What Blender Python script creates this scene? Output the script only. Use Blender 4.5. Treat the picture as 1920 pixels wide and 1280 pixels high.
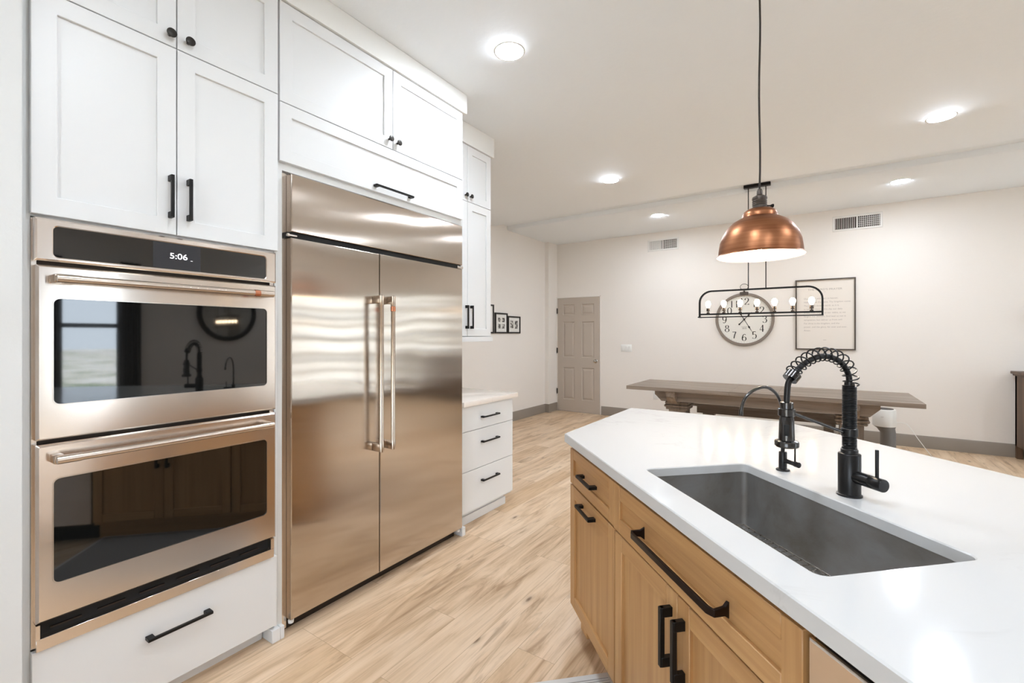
import bpy, bmesh, math, random
from mathutils import Vector, Matrix
random.seed(7)
for o in list(bpy.data.objects): bpy.data.objects.remove(o)
SC = bpy.context.scene
COL = SC.collection
R = math.radians

# ------------------------------------------------------------------ camera
cam_d = bpy.data.cameras.new('camera')
cam_d.sensor_width = 36.0
cam_d.lens = 852.0 / 1920.0 * 36.0
cam_d.shift_y = -11.0 / 1920.0
cam_d.clip_start = 0.02
cam = bpy.data.objects.new('camera', cam_d)
cam.location = (0, 0, 1.37)
cam.rotation_euler = (R(90), 0, R(33.9))
COL.objects.link(cam)
SC.camera = cam

# ------------------------------------------------------------------ world, daylight, exposure
SKY_STRENGTH = 3.6
wd = bpy.data.worlds.new('daylight'); SC.world = wd; wd.use_nodes = True
wn = wd.node_tree.nodes; wl = wd.node_tree.links
bg = wn['Background']
tc = wn.new('ShaderNodeTexCoord'); sx = wn.new('ShaderNodeSeparateXYZ'); cr = wn.new('ShaderNodeValToRGB')
wl.new(tc.outputs['Generated'], sx.inputs[0]); wl.new(sx.outputs['Z'], cr.inputs[0])
cr.color_ramp.elements[0].position = 0.0; cr.color_ramp.elements[0].color = (0.77, 0.885, 1.0, 1)
cr.color_ramp.elements[1].position = 0.7; cr.color_ramp.elements[1].color = (0.62, 0.78, 1.0, 1)
wl.new(cr.outputs[0], bg.inputs[0]); bg.inputs[1].default_value = SKY_STRENGTH
SC.view_settings.view_transform = 'Standard'
SC.view_settings.look = 'None'
SC.view_settings.gamma = 1.0
SC.view_settings.use_curve_mapping = False
SC.view_settings.exposure = 1.32
sun_d = bpy.data.lights.new('sun', 'SUN'); sun_d.energy = 12.0; sun_d.angle = R(0.6); sun_d.color = (1.0, 0.98, 0.96)
sun = bpy.data.objects.new('sun', sun_d); sun.rotation_euler = (R(-25), R(-22), 0); COL.objects.link(sun)   # shines away from the windows: lights the ground outside
CAN_POWER = 116.0       # emission of the recessed lights
BULB_POWER = 17.0
PENDANT_POWER = 60.0

# ------------------------------------------------------------------ materials
def lin(c):
    r = []
    for v in c:
        v = v / 255.0
        r.append(v / 12.92 if v <= 0.04045 else ((v + 0.055) / 1.055) ** 2.4)
    return (r[0], r[1], r[2], 1.0)
def mat(name, col, rough=0.5, metal=0.0, coat=0.0, spec=None, emit=None, power=0.0):
    m = bpy.data.materials.new(name); m.use_nodes = True
    b = m.node_tree.nodes['Principled BSDF']
    b.inputs['Base Color'].default_value = lin(col)
    b.inputs['Roughness'].default_value = rough
    b.inputs['Metallic'].default_value = metal
    b.inputs['Coat Weight'].default_value = coat
    if spec is not None: b.inputs['Specular IOR Level'].default_value = spec
    if emit: b.inputs['Emission Color'].default_value = lin(emit); b.inputs['Emission Strength'].default_value = power
    return m
def nt(m): return m.node_tree.nodes, m.node_tree.links, m.node_tree.nodes['Principled BSDF']
def coords(n, l, scale, rot=(0, 0, 0), kind='Object'):
    t = n.new('ShaderNodeTexCoord'); mp = n.new('ShaderNodeMapping')
    l.new(t.outputs[kind], mp.inputs[0]); mp.inputs['Scale'].default_value = scale; mp.inputs['Rotation'].default_value = rot
    return mp.outputs[0]
def noise(n, l, vec, scale, detail=3, dist=0.0, rough=0.55):
    x = n.new('ShaderNodeTexNoise'); l.new(vec, x.inputs['Vector'])
    x.inputs['Scale'].default_value = scale; x.inputs['Detail'].default_value = detail
    x.inputs['Distortion'].default_value = dist; x.inputs['Roughness'].default_value = rough
    return x.outputs[0]
def ramp(n, l, fac, stops):
    r = n.new('ShaderNodeValToRGB'); l.new(fac, r.inputs[0]); e = r.color_ramp.elements
    while len(e) < len(stops): e.new(0.5)
    for k, (p, c) in enumerate(stops): e[k].position = p; e[k].color = lin(c) if len(c) == 3 else c
    return r.outputs[0]
def mix(n, l, a, b, fac, mode='MIX'):
    x = n.new('ShaderNodeMix'); x.data_type = 'RGBA'; x.blend_type = mode
    for s, v in (('A', a), ('B', b)):
        i = [q for q in x.inputs if q.name == s and q.type == 'RGBA'][0]
        if isinstance(v, tuple): i.default_value = v
        else: l.new(v, i)
    if isinstance(fac, (int, float)): x.inputs[0].default_value = fac
    else: l.new(fac, x.inputs[0])
    return [q for q in x.outputs if q.type == 'RGBA'][0]
def bump(n, l, b, h, strength, dist, normal=None):
    x = n.new('ShaderNodeBump'); l.new(h, x.inputs['Height']); x.inputs['Strength'].default_value = strength; x.inputs['Distance'].default_value = dist
    if normal is not None: l.new(normal, x.inputs['Normal'])
    l.new(x.outputs[0], b.inputs['Normal']); return x.outputs[0]

def steel(name, col, rough, tangent, aniso, wav, scale, dist):
    """brushed stainless: reflections smear along `tangent` (world axis); wav>0 adds the slight oil-canning of sheet metal"""
    m = mat(name, col, rough, 1.0); n, l, b = nt(m)
    b.inputs['Anisotropic'].default_value = aniso
    cx = n.new('ShaderNodeCombineXYZ')
    for k in range(3): cx.inputs[k].default_value = tangent[k]
    l.new(cx.outputs[0], b.inputs['Tangent'])
    if wav > 0:
        v = coords(n, l, scale)
        h = noise(n, l, v, 1.0, 1.0)
        bump(n, l, b, h, wav, dist)
    return m

M = {}
M['cabinet'] = mat('white_cabinet_paint', (228, 228, 227), 0.38)
M['cab_in'] = mat('white_cabinet_side', (232, 232, 230), 0.5)
M['fascia'] = mat('white_fascia_paint', (238, 237, 233), 0.45)
M['black'] = mat('black_matte_metal', (30, 28, 27), 0.42, 0.6)
M['bronze'] = mat('dark_bronze_knob', (52, 48, 44), 0.4, 0.7)
M['oil'] = mat('oil_rubbed_bronze', (38, 27, 23), 0.38, 0.8)
M['faucet'] = mat('faucet_matte_black', (50, 49, 49), 0.32, 0.8)
M['faucet_gloss'] = mat('faucet_gloss_black', (78, 76, 75), 0.2, 0.95)
M['steel_fridge'] = steel('brushed_steel_fridge', (198, 186, 174), 0.13, (0, 1, 0), 1.0, 0.22, (2.2, 0.001, 1.3), 0.03)
M['steel_oven'] = steel('brushed_steel_oven', (226, 215, 205), 0.18, (0, 0, 1), 0.6, 0.25, (2.4, 0.001, 1.6), 0.02)
M['steel_edge'] = mat('bright_steel_edge', (214, 206, 198), 0.22, 1.0)
M['handle_steel'] = mat('satin_bar_steel', (206, 192, 178), 0.24, 1.0)
M['steel_dark'] = mat('dark_steel_gap', (62, 54, 48), 0.45, 0.7)
M['copper_band'] = mat('copper_band', (196, 128, 96), 0.25, 1.0)
M['blackglass'] = mat('oven_black_glass', (16, 16, 15), 0.03, 0.0, spec=1.0)
M['screen'] = mat('display_screen', (52, 53, 57), 0.12)
M['digits'] = mat('display_digits', (235, 235, 235), 0.5, emit=(240, 242, 245), power=0.9)
M['gap'] = mat('deep_black_gap', (10, 9, 9), 0.7)
M['white_plastic'] = mat('white_plastic', (236, 235, 231), 0.35)
M['white_trim'] = mat('white_trim_paint', (232, 229, 224), 0.45)
M['door_paint'] = mat('taupe_door_paint', (188, 176, 163), 0.42)
M['baseboard'] = mat('taupe_baseboard_paint', (146, 136, 125), 0.45)
M['nickel'] = mat('satin_nickel', (170, 164, 156), 0.25, 1.0)
M['grey_plastic'] = mat('grey_plastic', (126, 126, 127), 0.5)
M['photo_black'] = mat('black_picture_frame', (24, 20, 18), 0.4)
M['mat_white'] = mat('white_picture_mat', (232, 230, 224), 0.7)
M['cord'] = mat('dark_brown_cord', (44, 36, 30), 0.7)
M['socket'] = mat('antique_bronze_socket', (84, 76, 70), 0.38, 0.8)
M['enamel'] = mat('white_enamel', (245, 244, 240), 0.4)
M['rug'] = mat('pale_grey_rug', (214, 212, 208), 0.95)
M['rug_dark'] = mat('grey_rug_weave', (160, 157, 153), 0.95)
M['win_frame'] = mat('black_window_frame', (30, 30, 30), 0.4)
M['curtain'] = mat('charcoal_curtain', (60, 58, 57), 0.9)

def wall_mat(name, col, a=0.012):
    m = mat(name, col, 0.85); n, l, b = nt(m)
    v = coords(n, l, (1, 1, 1)); h = noise(n, l, v, 28, 4)
    bump(n, l, b, h, 0.08, a); return m
M['wall'] = wall_mat('warm_white_wall', (238, 232, 225))
M['wall_white'] = wall_mat('white_kitchen_wall', (226, 226, 224))
M['ceiling'] = wall_mat('ceiling_paint', (240, 243, 245))

# floor planks (run along world Y)
def floor_mat():
    m = mat('oak_plank_floor', (200, 165, 125), 0.42); n, l, b = nt(m)
    v = coords(n, l, (1, 1, 1), (0, 0, R(90)))
    br = n.new('ShaderNodeTexBrick'); l.new(v, br.inputs['Vector'])
    br.inputs['Scale'].default_value = 1.0; br.inputs['Brick Width'].default_value = 1.22; br.inputs['Row Height'].default_value = 0.182
    br.inputs['Mortar Size'].default_value = 0.0008; br.inputs['Mortar Smooth'].default_value = 0.3
    br.offset = 0.37; br.offset_frequency = 3
    br.inputs['Color1'].default_value = (0, 0, 0, 1); br.inputs['Color2'].default_value = (1, 1, 1, 1); br.inputs['Mortar'].default_value = (0.5, 0.5, 0.5, 1)
    # per plank offset of the grain
    addv = n.new('ShaderNodeVectorMath'); addv.operation = 'MULTIPLY_ADD'
    l.new(br.outputs['Color'], addv.inputs[0]); addv.inputs[1].default_value = (5.3, 3.7, 9.0)
    t = n.new('ShaderNodeTexCoord'); l.new(t.outputs['Object'], addv.inputs[2])
    mp = n.new('ShaderNodeMapping'); l.new(addv.outputs[0], mp.inputs[0]); mp.inputs['Scale'].default_value = (5.2, 0.66, 1)
    g1 = noise(n, l, mp.outputs[0], 1.5, 6, 1.9, 0.58)
    mp2 = n.new('ShaderNodeMapping'); l.new(addv.outputs[0], mp2.inputs[0]); mp2.inputs['Scale'].default_value = (60, 2.2, 1)
    g2 = noise(n, l, mp2.outputs[0], 1.5, 4, 0.4, 0.6)
    base = ramp(n, l, g1, [(0.28, (182, 151, 119)), (0.38, (214, 186, 155)), (0.52, (234, 209, 180)), (0.72, (243, 221, 196))])
    fine = ramp(n, l, g2, [(0.25, (190, 174, 156)), (0.5, (244, 240, 234)), (0.8, (255, 255, 255))])
    c = mix(n, l, base, fine, 0.5, 'MULTIPLY')
    mp4 = n.new('ShaderNodeMapping'); l.new(addv.outputs[0], mp4.inputs[0]); mp4.inputs['Scale'].default_value = (13, 1.5, 1)
    g4 = noise(n, l, mp4.outputs[0], 1.0, 4, 1.4, 0.6)
    st = ramp(n, l, g4, [(0.58, (0, 0, 0, 1)), (0.70, (0.55, 0.55, 0.55, 1))])
    c = mix(n, l, c, lin((150, 118, 86)), st)
    tone = ramp(n, l, br.outputs['Color'], [(0.0, (232, 222, 208)), (1.0, (255, 255, 255))])
    c = mix(n, l, c, tone, 1.0, 'MULTIPLY')
    # knots
    mp3 = n.new('ShaderNodeMapping'); l.new(addv.outputs[0], mp3.inputs[0]); mp3.inputs['Scale'].default_value = (3.4, 1.25, 1)
    vo = n.new('ShaderNodeTexVoronoi'); l.new(mp3.outputs[0], vo.inputs['Vector']); vo.voronoi_dimensions = '2D'; vo.inputs['Scale'].default_value = 1.0
    k = ramp(n, l, vo.outputs['Distance'], [(0.0, (1, 1, 1, 1)), (0.025, (0.7, 0.7, 0.7, 1)), (0.04, (0.25, 0.25, 0.25, 1)), (0.09, (0, 0, 0, 1))])
    vs = n.new('ShaderNodeSeparateColor'); l.new(vo.outputs['Color'], vs.inputs[0])
    sel = ramp(n, l, vs.outputs[0], [(0.60, (0, 0, 0, 1)), (0.62, (1, 1, 1, 1))])
    k = mix(n, l, k, sel, 1.0, 'MULTIPLY')
    c = mix(n, l, c, lin((112, 82, 56)), k)
    gapc = mix(n, l, c, lin((158, 128, 98)), br.outputs['Fac'])
    l.new(gapc, b.inputs['Base Color'])
    bump(n, l, b, g2, 0.06, 0.004)
    return m
M['floor'] = floor_mat()

def wood(name, axis, cols, rough=0.4, scale=1.0, coat=0.0):
    """grain along local axis x / y / z"""
    m = mat(name, cols[1], rough, coat=coat); n, l, b = nt(m)
    sc = {'x': (0.8, 14, 14), 'y': (14, 0.8, 14), 'z': (14, 14, 0.8)}[axis]
    oi = n.new('ShaderNodeObjectInfo'); t = n.new('ShaderNodeTexCoord')
    a = n.new('ShaderNodeVectorMath'); a.operation = 'ADD'; l.new(t.outputs['Object'], a.inputs[0])
    ml = n.new('ShaderNodeMath'); ml.operation = 'MULTIPLY'; l.new(oi.outputs['Random'], ml.inputs[0]); ml.inputs[1].default_value = 9.0
    l.new(ml.outputs[0], a.inputs[1])
    mp = n.new('ShaderNodeMapping'); l.new(a.outputs[0], mp.inputs[0]); mp.inputs['Scale'].default_value = tuple(s * scale for s in sc)
    g = noise(n, l, mp.outputs[0], 1.0, 5, 0.8, 0.55)
    mp2 = n.new('ShaderNodeMapping'); l.new(a.outputs[0], mp2.inputs[0]); mp2.inputs['Scale'].default_value = tuple(s * scale * (5 if s > 1 else 2) for s in sc)
    g2 = noise(n, l, mp2.outputs[0], 1.0, 3, 0.3)
    c = ramp(n, l, g, [(0.3, cols[0]), (0.5, cols[1]), (0.72, cols[2])])
    f = ramp(n, l, g2, [(0.3, (226, 214, 200)), (0.62, (255, 255, 255))])
    c = mix(n, l, c, f, 0.5, 'MULTIPLY'); l.new(c, b.inputs['Base Color'])
    bump(n, l, b, g2, 0.05, 0.002)
    return m
OAK = [(180, 134, 84), (192, 147, 96), (203, 159, 107)]
M['oak_x'] = wood('honey_oak_horizontal', 'x', OAK)
M['oak_z'] = wood('honey_oak_vertical', 'z', OAK)
M['oak_y'] = wood('honey_oak_deep', 'y', OAK)
GREY = [(116, 103, 91), (144, 130, 117), (164, 151, 138)]
M['grey_x'] = wood('weathered_wood_long', 'x', GREY, 0.6)
M['grey_z'] = wood('weathered_wood_upright', 'z', GREY, 0.6)
M['grey_y'] = wood('weathered_wood_cross', 'y', GREY, 0.6)
BR = [(70, 52, 38), (94, 72, 54), (116, 92, 70)]
M['brown_z'] = wood('brown_sideboard_wood', 'z', BR, 0.5)
M['brown_x'] = wood('brown_sideboard_top', 'x', BR, 0.5)

def quartz(name, base, vein, warm=0.0):
    m = mat(name, base, 0.10, spec=0.36); n, l, b = nt(m)
    v = coords(n, l, (1, 1, 1))
    a = noise(n, l, v, 1.3, 6, 1.6, 0.6)
    k = ramp(n, l, a, [(0.485, (0, 0, 0, 1)), (0.5, (1, 1, 1, 1)), (0.515, (0, 0, 0, 1))])
    msk = noise(n, l, v, 2.1, 2)
    k2 = mix(n, l, k, ramp(n, l, msk, [(0.45, (0, 0, 0, 1)), (0.65, (0.30, 0.30, 0.30, 1))]), 1.0, 'MULTIPLY')
    c = mix(n, l, lin(base), lin(vein), k2)
    l.new(c, b.inputs['Base Color']); return m
M['quartz'] = quartz('white_quartz', (206, 205, 203), (164, 160, 156))
M['marble'] = quartz('cream_quartz', (236, 226, 216), (206, 184, 164))

def sink_mat():
    m = mat('worn_sink_steel', (200, 200, 198), 0.5, 0.8); n, l, b = nt(m)
    v = coords(n, l, (1, 1, 1)); a = noise(n, l, v, 5, 6, 0.6, 0.65)
    c = ramp(n, l, a, [(0.3, (140, 134, 126)), (0.5, (158, 155, 151)), (0.7, (168, 168, 168))])
    l.new(c, b.inputs['Base Color'])
    rr = ramp(n, l, a, [(0.3, (0.40, 0.40, 0.40, 1)), (0.7, (0.55, 0.55, 0.55, 1))]); l.new(rr, b.inputs['Roughness'])
    return m
M['sink'] = sink_mat()
def copper_mat():
    m = mat('brushed_copper', (190, 122, 78), 0.36, 1.0); n, l, b = nt(m)
    v = coords(n, l, (1, 1, 60)); a = noise(n, l, v, 1.2, 3)
    c = ramp(n, l, a, [(0.3, (138, 88, 60)), (0.7, (172, 118, 84))]); l.new(c, b.inputs['Base Color'])
    return m
M['copper'] = copper_mat()
M['can'] = mat('recessed_light_diffuser', (255, 255, 255), 0.6, emit=(231, 242, 255), power=CAN_POWER)
M['bulb'] = mat('glowing_bulb', (255, 255, 255), 0.4, emit=(255, 224, 186), power=BULB_POWER)
M['pbulb'] = mat('glowing_pendant_bulb', (255, 255, 255), 0.4, emit=(255, 238, 216), power=PENDANT_POWER)
def photo_mat(name, seed):
    m = mat(name, (120, 118, 114), 0.4); n, l, b = nt(m)
    v = coords(n, l, (1, 1, 1)); v2 = n.new('ShaderNodeVectorMath'); v2.operation = 'ADD'; l.new(v, v2.inputs[0]); v2.inputs[1].default_value = (seed, seed, seed)
    a = noise(n, l, v2.outputs[0], 22, 3); c = ramp(n, l, a, [(0.38, (52, 50, 46)), (0.5, (120, 116, 110)), (0.62, (214, 211, 204))])
    l.new(c, b.inputs['Base Color']); return m
M['photo'] = photo_mat('black_and_white_photo', 3.0)
M['photo_d'] = photo_mat('dark_black_and_white_photo', 8.0)
def glass_mat():
    m = bpy.data.materials.new('window_glass'); m.use_nodes = True; n = m.node_tree.nodes; l = m.node_tree.links
    n.clear(); o = n.new('ShaderNodeOutputMaterial'); t = n.new('ShaderNodeBsdfTransparent'); g = n.new('ShaderNodeBsdfGlossy'); mx = n.new('ShaderNodeMixShader'); f = n.new('ShaderNodeFresnel')
    g.inputs['Roughness'].default_value = 0.02; l.new(f.outputs[0], mx.inputs[0]); l.new(t.outputs[0], mx.inputs[1]); l.new(g.outputs[0], mx.inputs[2]); l.new(mx.outputs[0], o.inputs[0]); return m
M['glass'] = glass_mat()
def clearglass():
    m = mat('clear_shade_glass', (255, 255, 255), 0.03); m.node_tree.nodes['Principled BSDF'].inputs['Transmission Weight'].default_value = 1.0
    m.node_tree.nodes['Principled BSDF'].inputs['IOR'].default_value = 1.15; return m
M['clear'] = clearglass()
M['bamboo'] = mat('blind_fabric', (226, 222, 212), 0.8)
def ground_mat():
    m = mat('desert_ground', (140, 142, 96), 0.95); n, l, b = nt(m)
    v = coords(n, l, (1, 1, 1)); a = noise(n, l, v, 0.5, 5)
    l.new(ramp(n, l, a, [(0.35, (120, 130, 104)), (0.48, (186, 182, 168)), (0.7, (206, 202, 196))]), b.inputs['Base Color']); return m
M['ground'] = ground_mat()

# ------------------------------------------------------------------ mesh building
class MB:
    def __init__(s): s.bm = bmesh.new()
    def _tag(s, faces, m, smooth=False):
        for f in faces: f.material_index = m; f.smooth = smooth
    def box(s, x0, x1, y0, y1, z0, z1, ch=0.0, m=0, seg=1):
        v = [s.bm.verts.new((x, y, z)) for x in (x0, x1) for y in (y0, y1) for z in (z0, z1)]
        q = [(0, 1, 3, 2), (4, 6, 7, 5), (0, 4, 5, 1), (2, 3, 7, 6), (0, 2, 6, 4), (1, 5, 7, 3)]
        fs = [s.bm.faces.new([v[i] for i in f]) for f in q]
        s._tag(fs, m)
        if ch > 0:
            es = list({e for f in fs for e in f.edges})
            r = bmesh.ops.bevel(s.bm, geom=es, offset=ch, segments=seg, affect='EDGES', profile=0.5)
            s._tag(r['faces'], m, seg > 1)
        return s
    def loft(s, loops, m=0, cap0=True, cap1=True, smooth=False, closed=True):
        L = [[s.bm.verts.new(p) for p in lp] for lp in loops]
        n = len(L[0])
        for a, b in zip(L, L[1:]):
            for i in range(n if closed else n - 1):
                j = (i + 1) % n
                try: f = s.bm.faces.new((a[i], a[j], b[j], b[i])); f.material_index = m; f.smooth = smooth
                except ValueError: pass
        if cap0: f = s.bm.faces.new(L[0][::-1]); f.material_index = m
        if cap1: f = s.bm.faces.new(L[-1]); f.material_index = m
        return s
    def lathe(s, prof, c=(0, 0, 0), n=24, axis='z', m=0, cap0=True, cap1=True):
        loops = []
        for (r, h) in prof:
            lp = []
            for k in range(n):
                a = 2 * math.pi * k / n; p, q = r * math.cos(a), r * math.sin(a)
                if axis == 'z': lp.append((c[0] + p, c[1] + q, c[2] + h))
                elif axis == 'y': lp.append((c[0] + p, c[1] + h, c[2] + q))
                else: lp.append((c[0] + h, c[1] + p, c[2] + q))
            loops.append(lp)
        return s.loft(loops, m, cap0, cap1, True)
    def tube(s, pts, r, n=10, m=0, cap=True):
        pts = [Vector(p) for p in pts]; loops = []
        t = (pts[1] - pts[0]).normalized()
        up = Vector((0, 0, 1)) if abs(t.z) < 0.9 else Vector((1, 0, 0))
        nx = t.cross(up).normalized(); ny = nx.cross(t)
        for i, p in enumerate(pts):
            if i == 0: t2 = pts[1] - pts[0]
            elif i == len(pts) - 1: t2 = pts[-1] - pts[-2]
            else: t2 = (pts[i + 1] - pts[i]).normalized() + (pts[i] - pts[i - 1]).normalized()
            t2.normalize()
            nx = (nx - t2 * nx.dot(t2)).normalized(); ny = t2.cross(nx)
            rr = r[i] if isinstance(r, (list, tuple)) else r
            loops.append([tuple(p + (nx * math.cos(2 * math.pi * k / n) + ny * math.sin(2 * math.pi * k / n)) * rr) for k in range(n)])
        return s.loft(loops, m, cap, cap, True)
    def prism(s, poly, axis, a, b, m=0, ch=0.0):
        """poly of 2-D points extruded along axis from a to b"""
        def P(p, h):
            if axis == 'z': return (p[0], p[1], h)
            if axis == 'y': return (p[0], h, p[1])
            return (h, p[0], p[1])
        return s.loft([[P(p, a) for p in poly], [P(p, b) for p in poly]], m)
    def build(s, name, mats, parent=None, loc=None, bevel=0.0, sharp=38):
        bmesh.ops.recalc_face_normals(s.bm, faces=s.bm.faces[:])
        me = bpy.data.meshes.new(name); s.bm.to_mesh(me); s.bm.free()
        for k in (mats if isinstance(mats, (list, tuple)) else [mats]): me.materials.append(M[k])
        me.set_sharp_from_angle(angle=R(sharp))
        o = bpy.data.objects.new(name, me); COL.objects.link(o)
        if parent is not None: o.parent = parent
        if loc: o.location = loc
        if bevel > 0:
            bv = o.modifiers.new('b', 'BEVEL'); bv.width = bevel; bv.segments = 2; bv.limit_method = 'ANGLE'; bv.harden_normals = False
        return o
def tag(o, label=None, cat=None, group=None, kind=None):
    if label: o['label'] = label
    if cat: o['category'] = cat
    if group: o['group'] = group
    if kind: o['kind'] = kind
    return o
def thing(name, label, cat, loc=(0, 0, 0), rz=0.0, group=None):
    o = bpy.data.objects.new(name, None); COL.objects.link(o); o.empty_display_size = 0.1
    o.location = loc; o.rotation_euler = (0, 0, R(rz)); return tag(o, label, cat, group)
def struct(o, label=None): o['kind'] = 'structure'; return tag(o, label)
def kids(o): return [c for c in bpy.data.objects if c.parent == o]
def copy_tree(o, parent=None, loc=None, rz=None, label=None):
    ch = kids(o); c = o.copy(); COL.objects.link(c); c.parent = parent
    for k in ch: copy_tree(k, c)
    if loc: c.location = loc
    if rz is not None: c.rotation_euler = (0, 0, R(rz))
    if label: c['label'] = label
    return c
def rect(x0, x1, z0, z1, y): return [(x0, y, z0), (x1, y, z0), (x1, y, z1), (x0, y, z1)]
def rr(x0, x1, z0, z1, y, r, n=5):
    P = []
    for cx, cz, a0 in ((x1 - r, z0 + r, -90), (x1 - r, z1 - r, 0), (x0 + r, z1 - r, 90), (x0 + r, z0 + r, 180)):
        for k in range(n + 1):
            a = R(a0 + 90 * k / n); P.append((cx + r * math.cos(a), y, cz + r * math.sin(a)))
    return P
def inset(a, d): return (a[0] + d, a[1] - d, a[2] + d, a[3] - d)
def slab(name, b, y, th, m, parent, ch=0.0015, loc=None):
    mb = MB(); mb.loft([rect(*b, y + th), rect(*b, y + ch), rect(*inset(b, ch), y)]); return mb.build(name, m, parent, loc)
def shaker(name, b, y, m, parent, rail=0.06, th=0.02, rec=0.009):
    """white painted shaker front seen from -y"""
    mb = MB(); i = inset(b, rail); c = 0.0015
    mb.loft([rect(*b, y + th), rect(*b, y + c), rect(*inset(b, c), y), rect(*inset(b, rail - c), y), rect(*i, y + c), rect(*i, y + rec)])
    return mb.build(name, m, parent)
def oak_front(name, b, y, parent, rail=0.055, th=0.021, rec=0.010, panel='oak_z'):
    x0, x1, z0, z1 = b; mb = MB(); c = 0.0018
    mb.box(x0, x0 + rail, y, y + th, z0, z1, c, 0); mb.box(x1 - rail, x1, y, y + th, z0, z1, c, 0)
    mb.box(x0 + rail, x1 - rail, y, y + th, z1 - rail, z1, c, 1); mb.box(x0 + rail, x1 - rail, y, y + th, z0, z0 + rail, c, 1)
    mb.box(x0 + rail - .003, x1 - rail + .003, y + rec, y + th - .002, z0 + rail - .003, z1 - rail + .003, 0, 2)
    return mb.build(name, ['oak_z', 'oak_x', panel], parent)
def bar_pull(name, cx, cz, ln, horiz, y, parent, m='black', t=0.0105, out=0.032, foot=0.022):
    """square bar pull: bar held off the face by two flat feet at its ends"""
    mb = MB(); h = ln / 2
    if horiz:
        mb.box(cx - h, cx + h, y - out, y - out + t, cz - t / 2, cz + t / 2, 0.001)
        for sgn in (-1, 1):
            xa = cx + sgn * h; xb = cx + sgn * (h - foot)
            mb.box(min(xa, xb), max(xa, xb), y - out + t * .3, y, cz - t / 2 - .001, cz + t / 2 + .001, 0.001)
    else:
        mb.box(cx - t / 2, cx + t / 2, y - out, y - out + t, cz - h, cz + h, 0.001)
        for sgn in (-1, 1):
            za = cz + sgn * h; zb = cz + sgn * (h - foot)
            mb.box(cx - t / 2 - .001, cx + t / 2 + .001, y - out + t * .3, y, min(za, zb), max(za, zb), 0.001)
    return mb.build(name, m, parent)
def knob(cx, cz, y, parent):
    mb = MB(); mb.lathe([(0.006, 0), (0.0055, -0.012), (0.0075, -0.016), (0.0155, -0.020), (0.0165, -0.023), (0.0160, -0.026), (0.0135, -0.027)], (cx, y, cz), 20, 'y')
    return mb.build('knob', 'bronze', parent)

# ------------------------------------------------------------------ room shell
CEIL = 3.025
XW, YF = -4.05, 7.40           # left living wall, far wall
XR, YB = 4.3, -2.6             # right wall, wall behind the photographer
def wall_box(name, x0, x1, y0, y1, z0, z1, m, label):
    return struct(MB().box(x0, x1, y0, y1, z0, z1).build(name, m), label)
fl = MB().box(XW - .2, XR + .2, YB - .2, YF + .2, -0.05, 0).build('floor', 'floor'); struct(fl, 'light oak plank floor running toward the far wall')
mb = MB()
YS, GW, GD = 5.56, .34, .065     # shallow groove across the ceiling
prof = [(YB - .2, CEIL), (YS - .01, CEIL), (YS + .003, CEIL + .004), (YS + .012, CEIL + .018), (YS + .018, CEIL + GD), (YS + GW - .018, CEIL + GD), (YS + GW - .012, CEIL + .02), (YS + GW - .003, CEIL + .006), (YS + GW + .01, CEIL + .002), (YF + .2, CEIL + .014), (YF + .2, CEIL + .25), (YB - .2, CEIL + .25)]
mb.prism(prof, 'x', XW - .2, XR + .2); struct(mb.build('ceiling', 'ceiling'), 'off white ceiling with a shallow groove before the dining area')
wall_box('wall_left', XW - .15, XW, 3.04, YF + .15, 0, CEIL + .1, 'wall', 'warm white wall with the small framed photos')

wall_box('wall_column', XW, -3.975, 7.085, YF, 0, CEIL + .05, 'wall', 'narrow pier in the far left corner')
wall_box('wall_kitchen', -2.80, -2.66, YB, 3.06, 0, CEIL + .1, 'wall', 'wall behind the white cabinets')
wall_box('wall_return', XW - .15, -2.66, 2.93, 3.06, 0, CEIL + .1, 'wall', 'return wall behind the drawer cabinet')
wall_box('wall_pier', -2.66, -1.995, YB, 0.314, 0, CEIL, 'wall_white', 'plain white wall at the left edge beside the ovens')
# wall behind the photographer, with one added unseen window for light; right wall with windows (openings are real)
def wall_with_holes(name, axis, c0, c1, a0, a1, holes, m, label):
    """wall slab between c0..c1 (thickness), spanning a0..a1, holes = [(h0,h1,z0,z1)]"""
    mb = MB(); hs = sorted(holes); a = a0
    def B(p, q, z0, z1):
        if q - p < 1e-4 or z1 - z0 < 1e-4: return
        if axis == 'y': mb.box(c0, c1, p, q, z0, z1)
        else: mb.box(p, q, c0, c1, z0, z1)
    for (h0, h1, z0, z1) in hs:
        B(a, h0, 0, CEIL + .1); B(h0, h1, 0, z0); B(h0, h1, z1, CEIL + .1); a = h1
    B(a, a1, 0, CEIL + .1)
    return struct(mb.build(name, m), label)
WR = [(1.62, 2.30, 0.40, 2.25), (4.45, 7.15, 0.32, 2.28)]
WB = [(-0.9, 0.9, 0.35, 2.0)]  # unseen window added to throw daylight on the island front
wall_with_holes('wall_right', 'y', XR, XR + .15, YB - .15, YF + .15, WR, 'wall', 'warm white window wall to the right')
wall_with_holes('wall_back', 'x', YB - .15, YB, -2.8, XR + .15, WB, 'wall', 'warm white wall behind the photographer')
WF = [(2.50, 4.15, 1.05, 2.28)]
wall_with_holes('wall_far', 'x', YF, YF + .15, XW - .15, XR + .15, WF, 'wall', 'warm white far wall behind the dining table')
wi = 1
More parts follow.
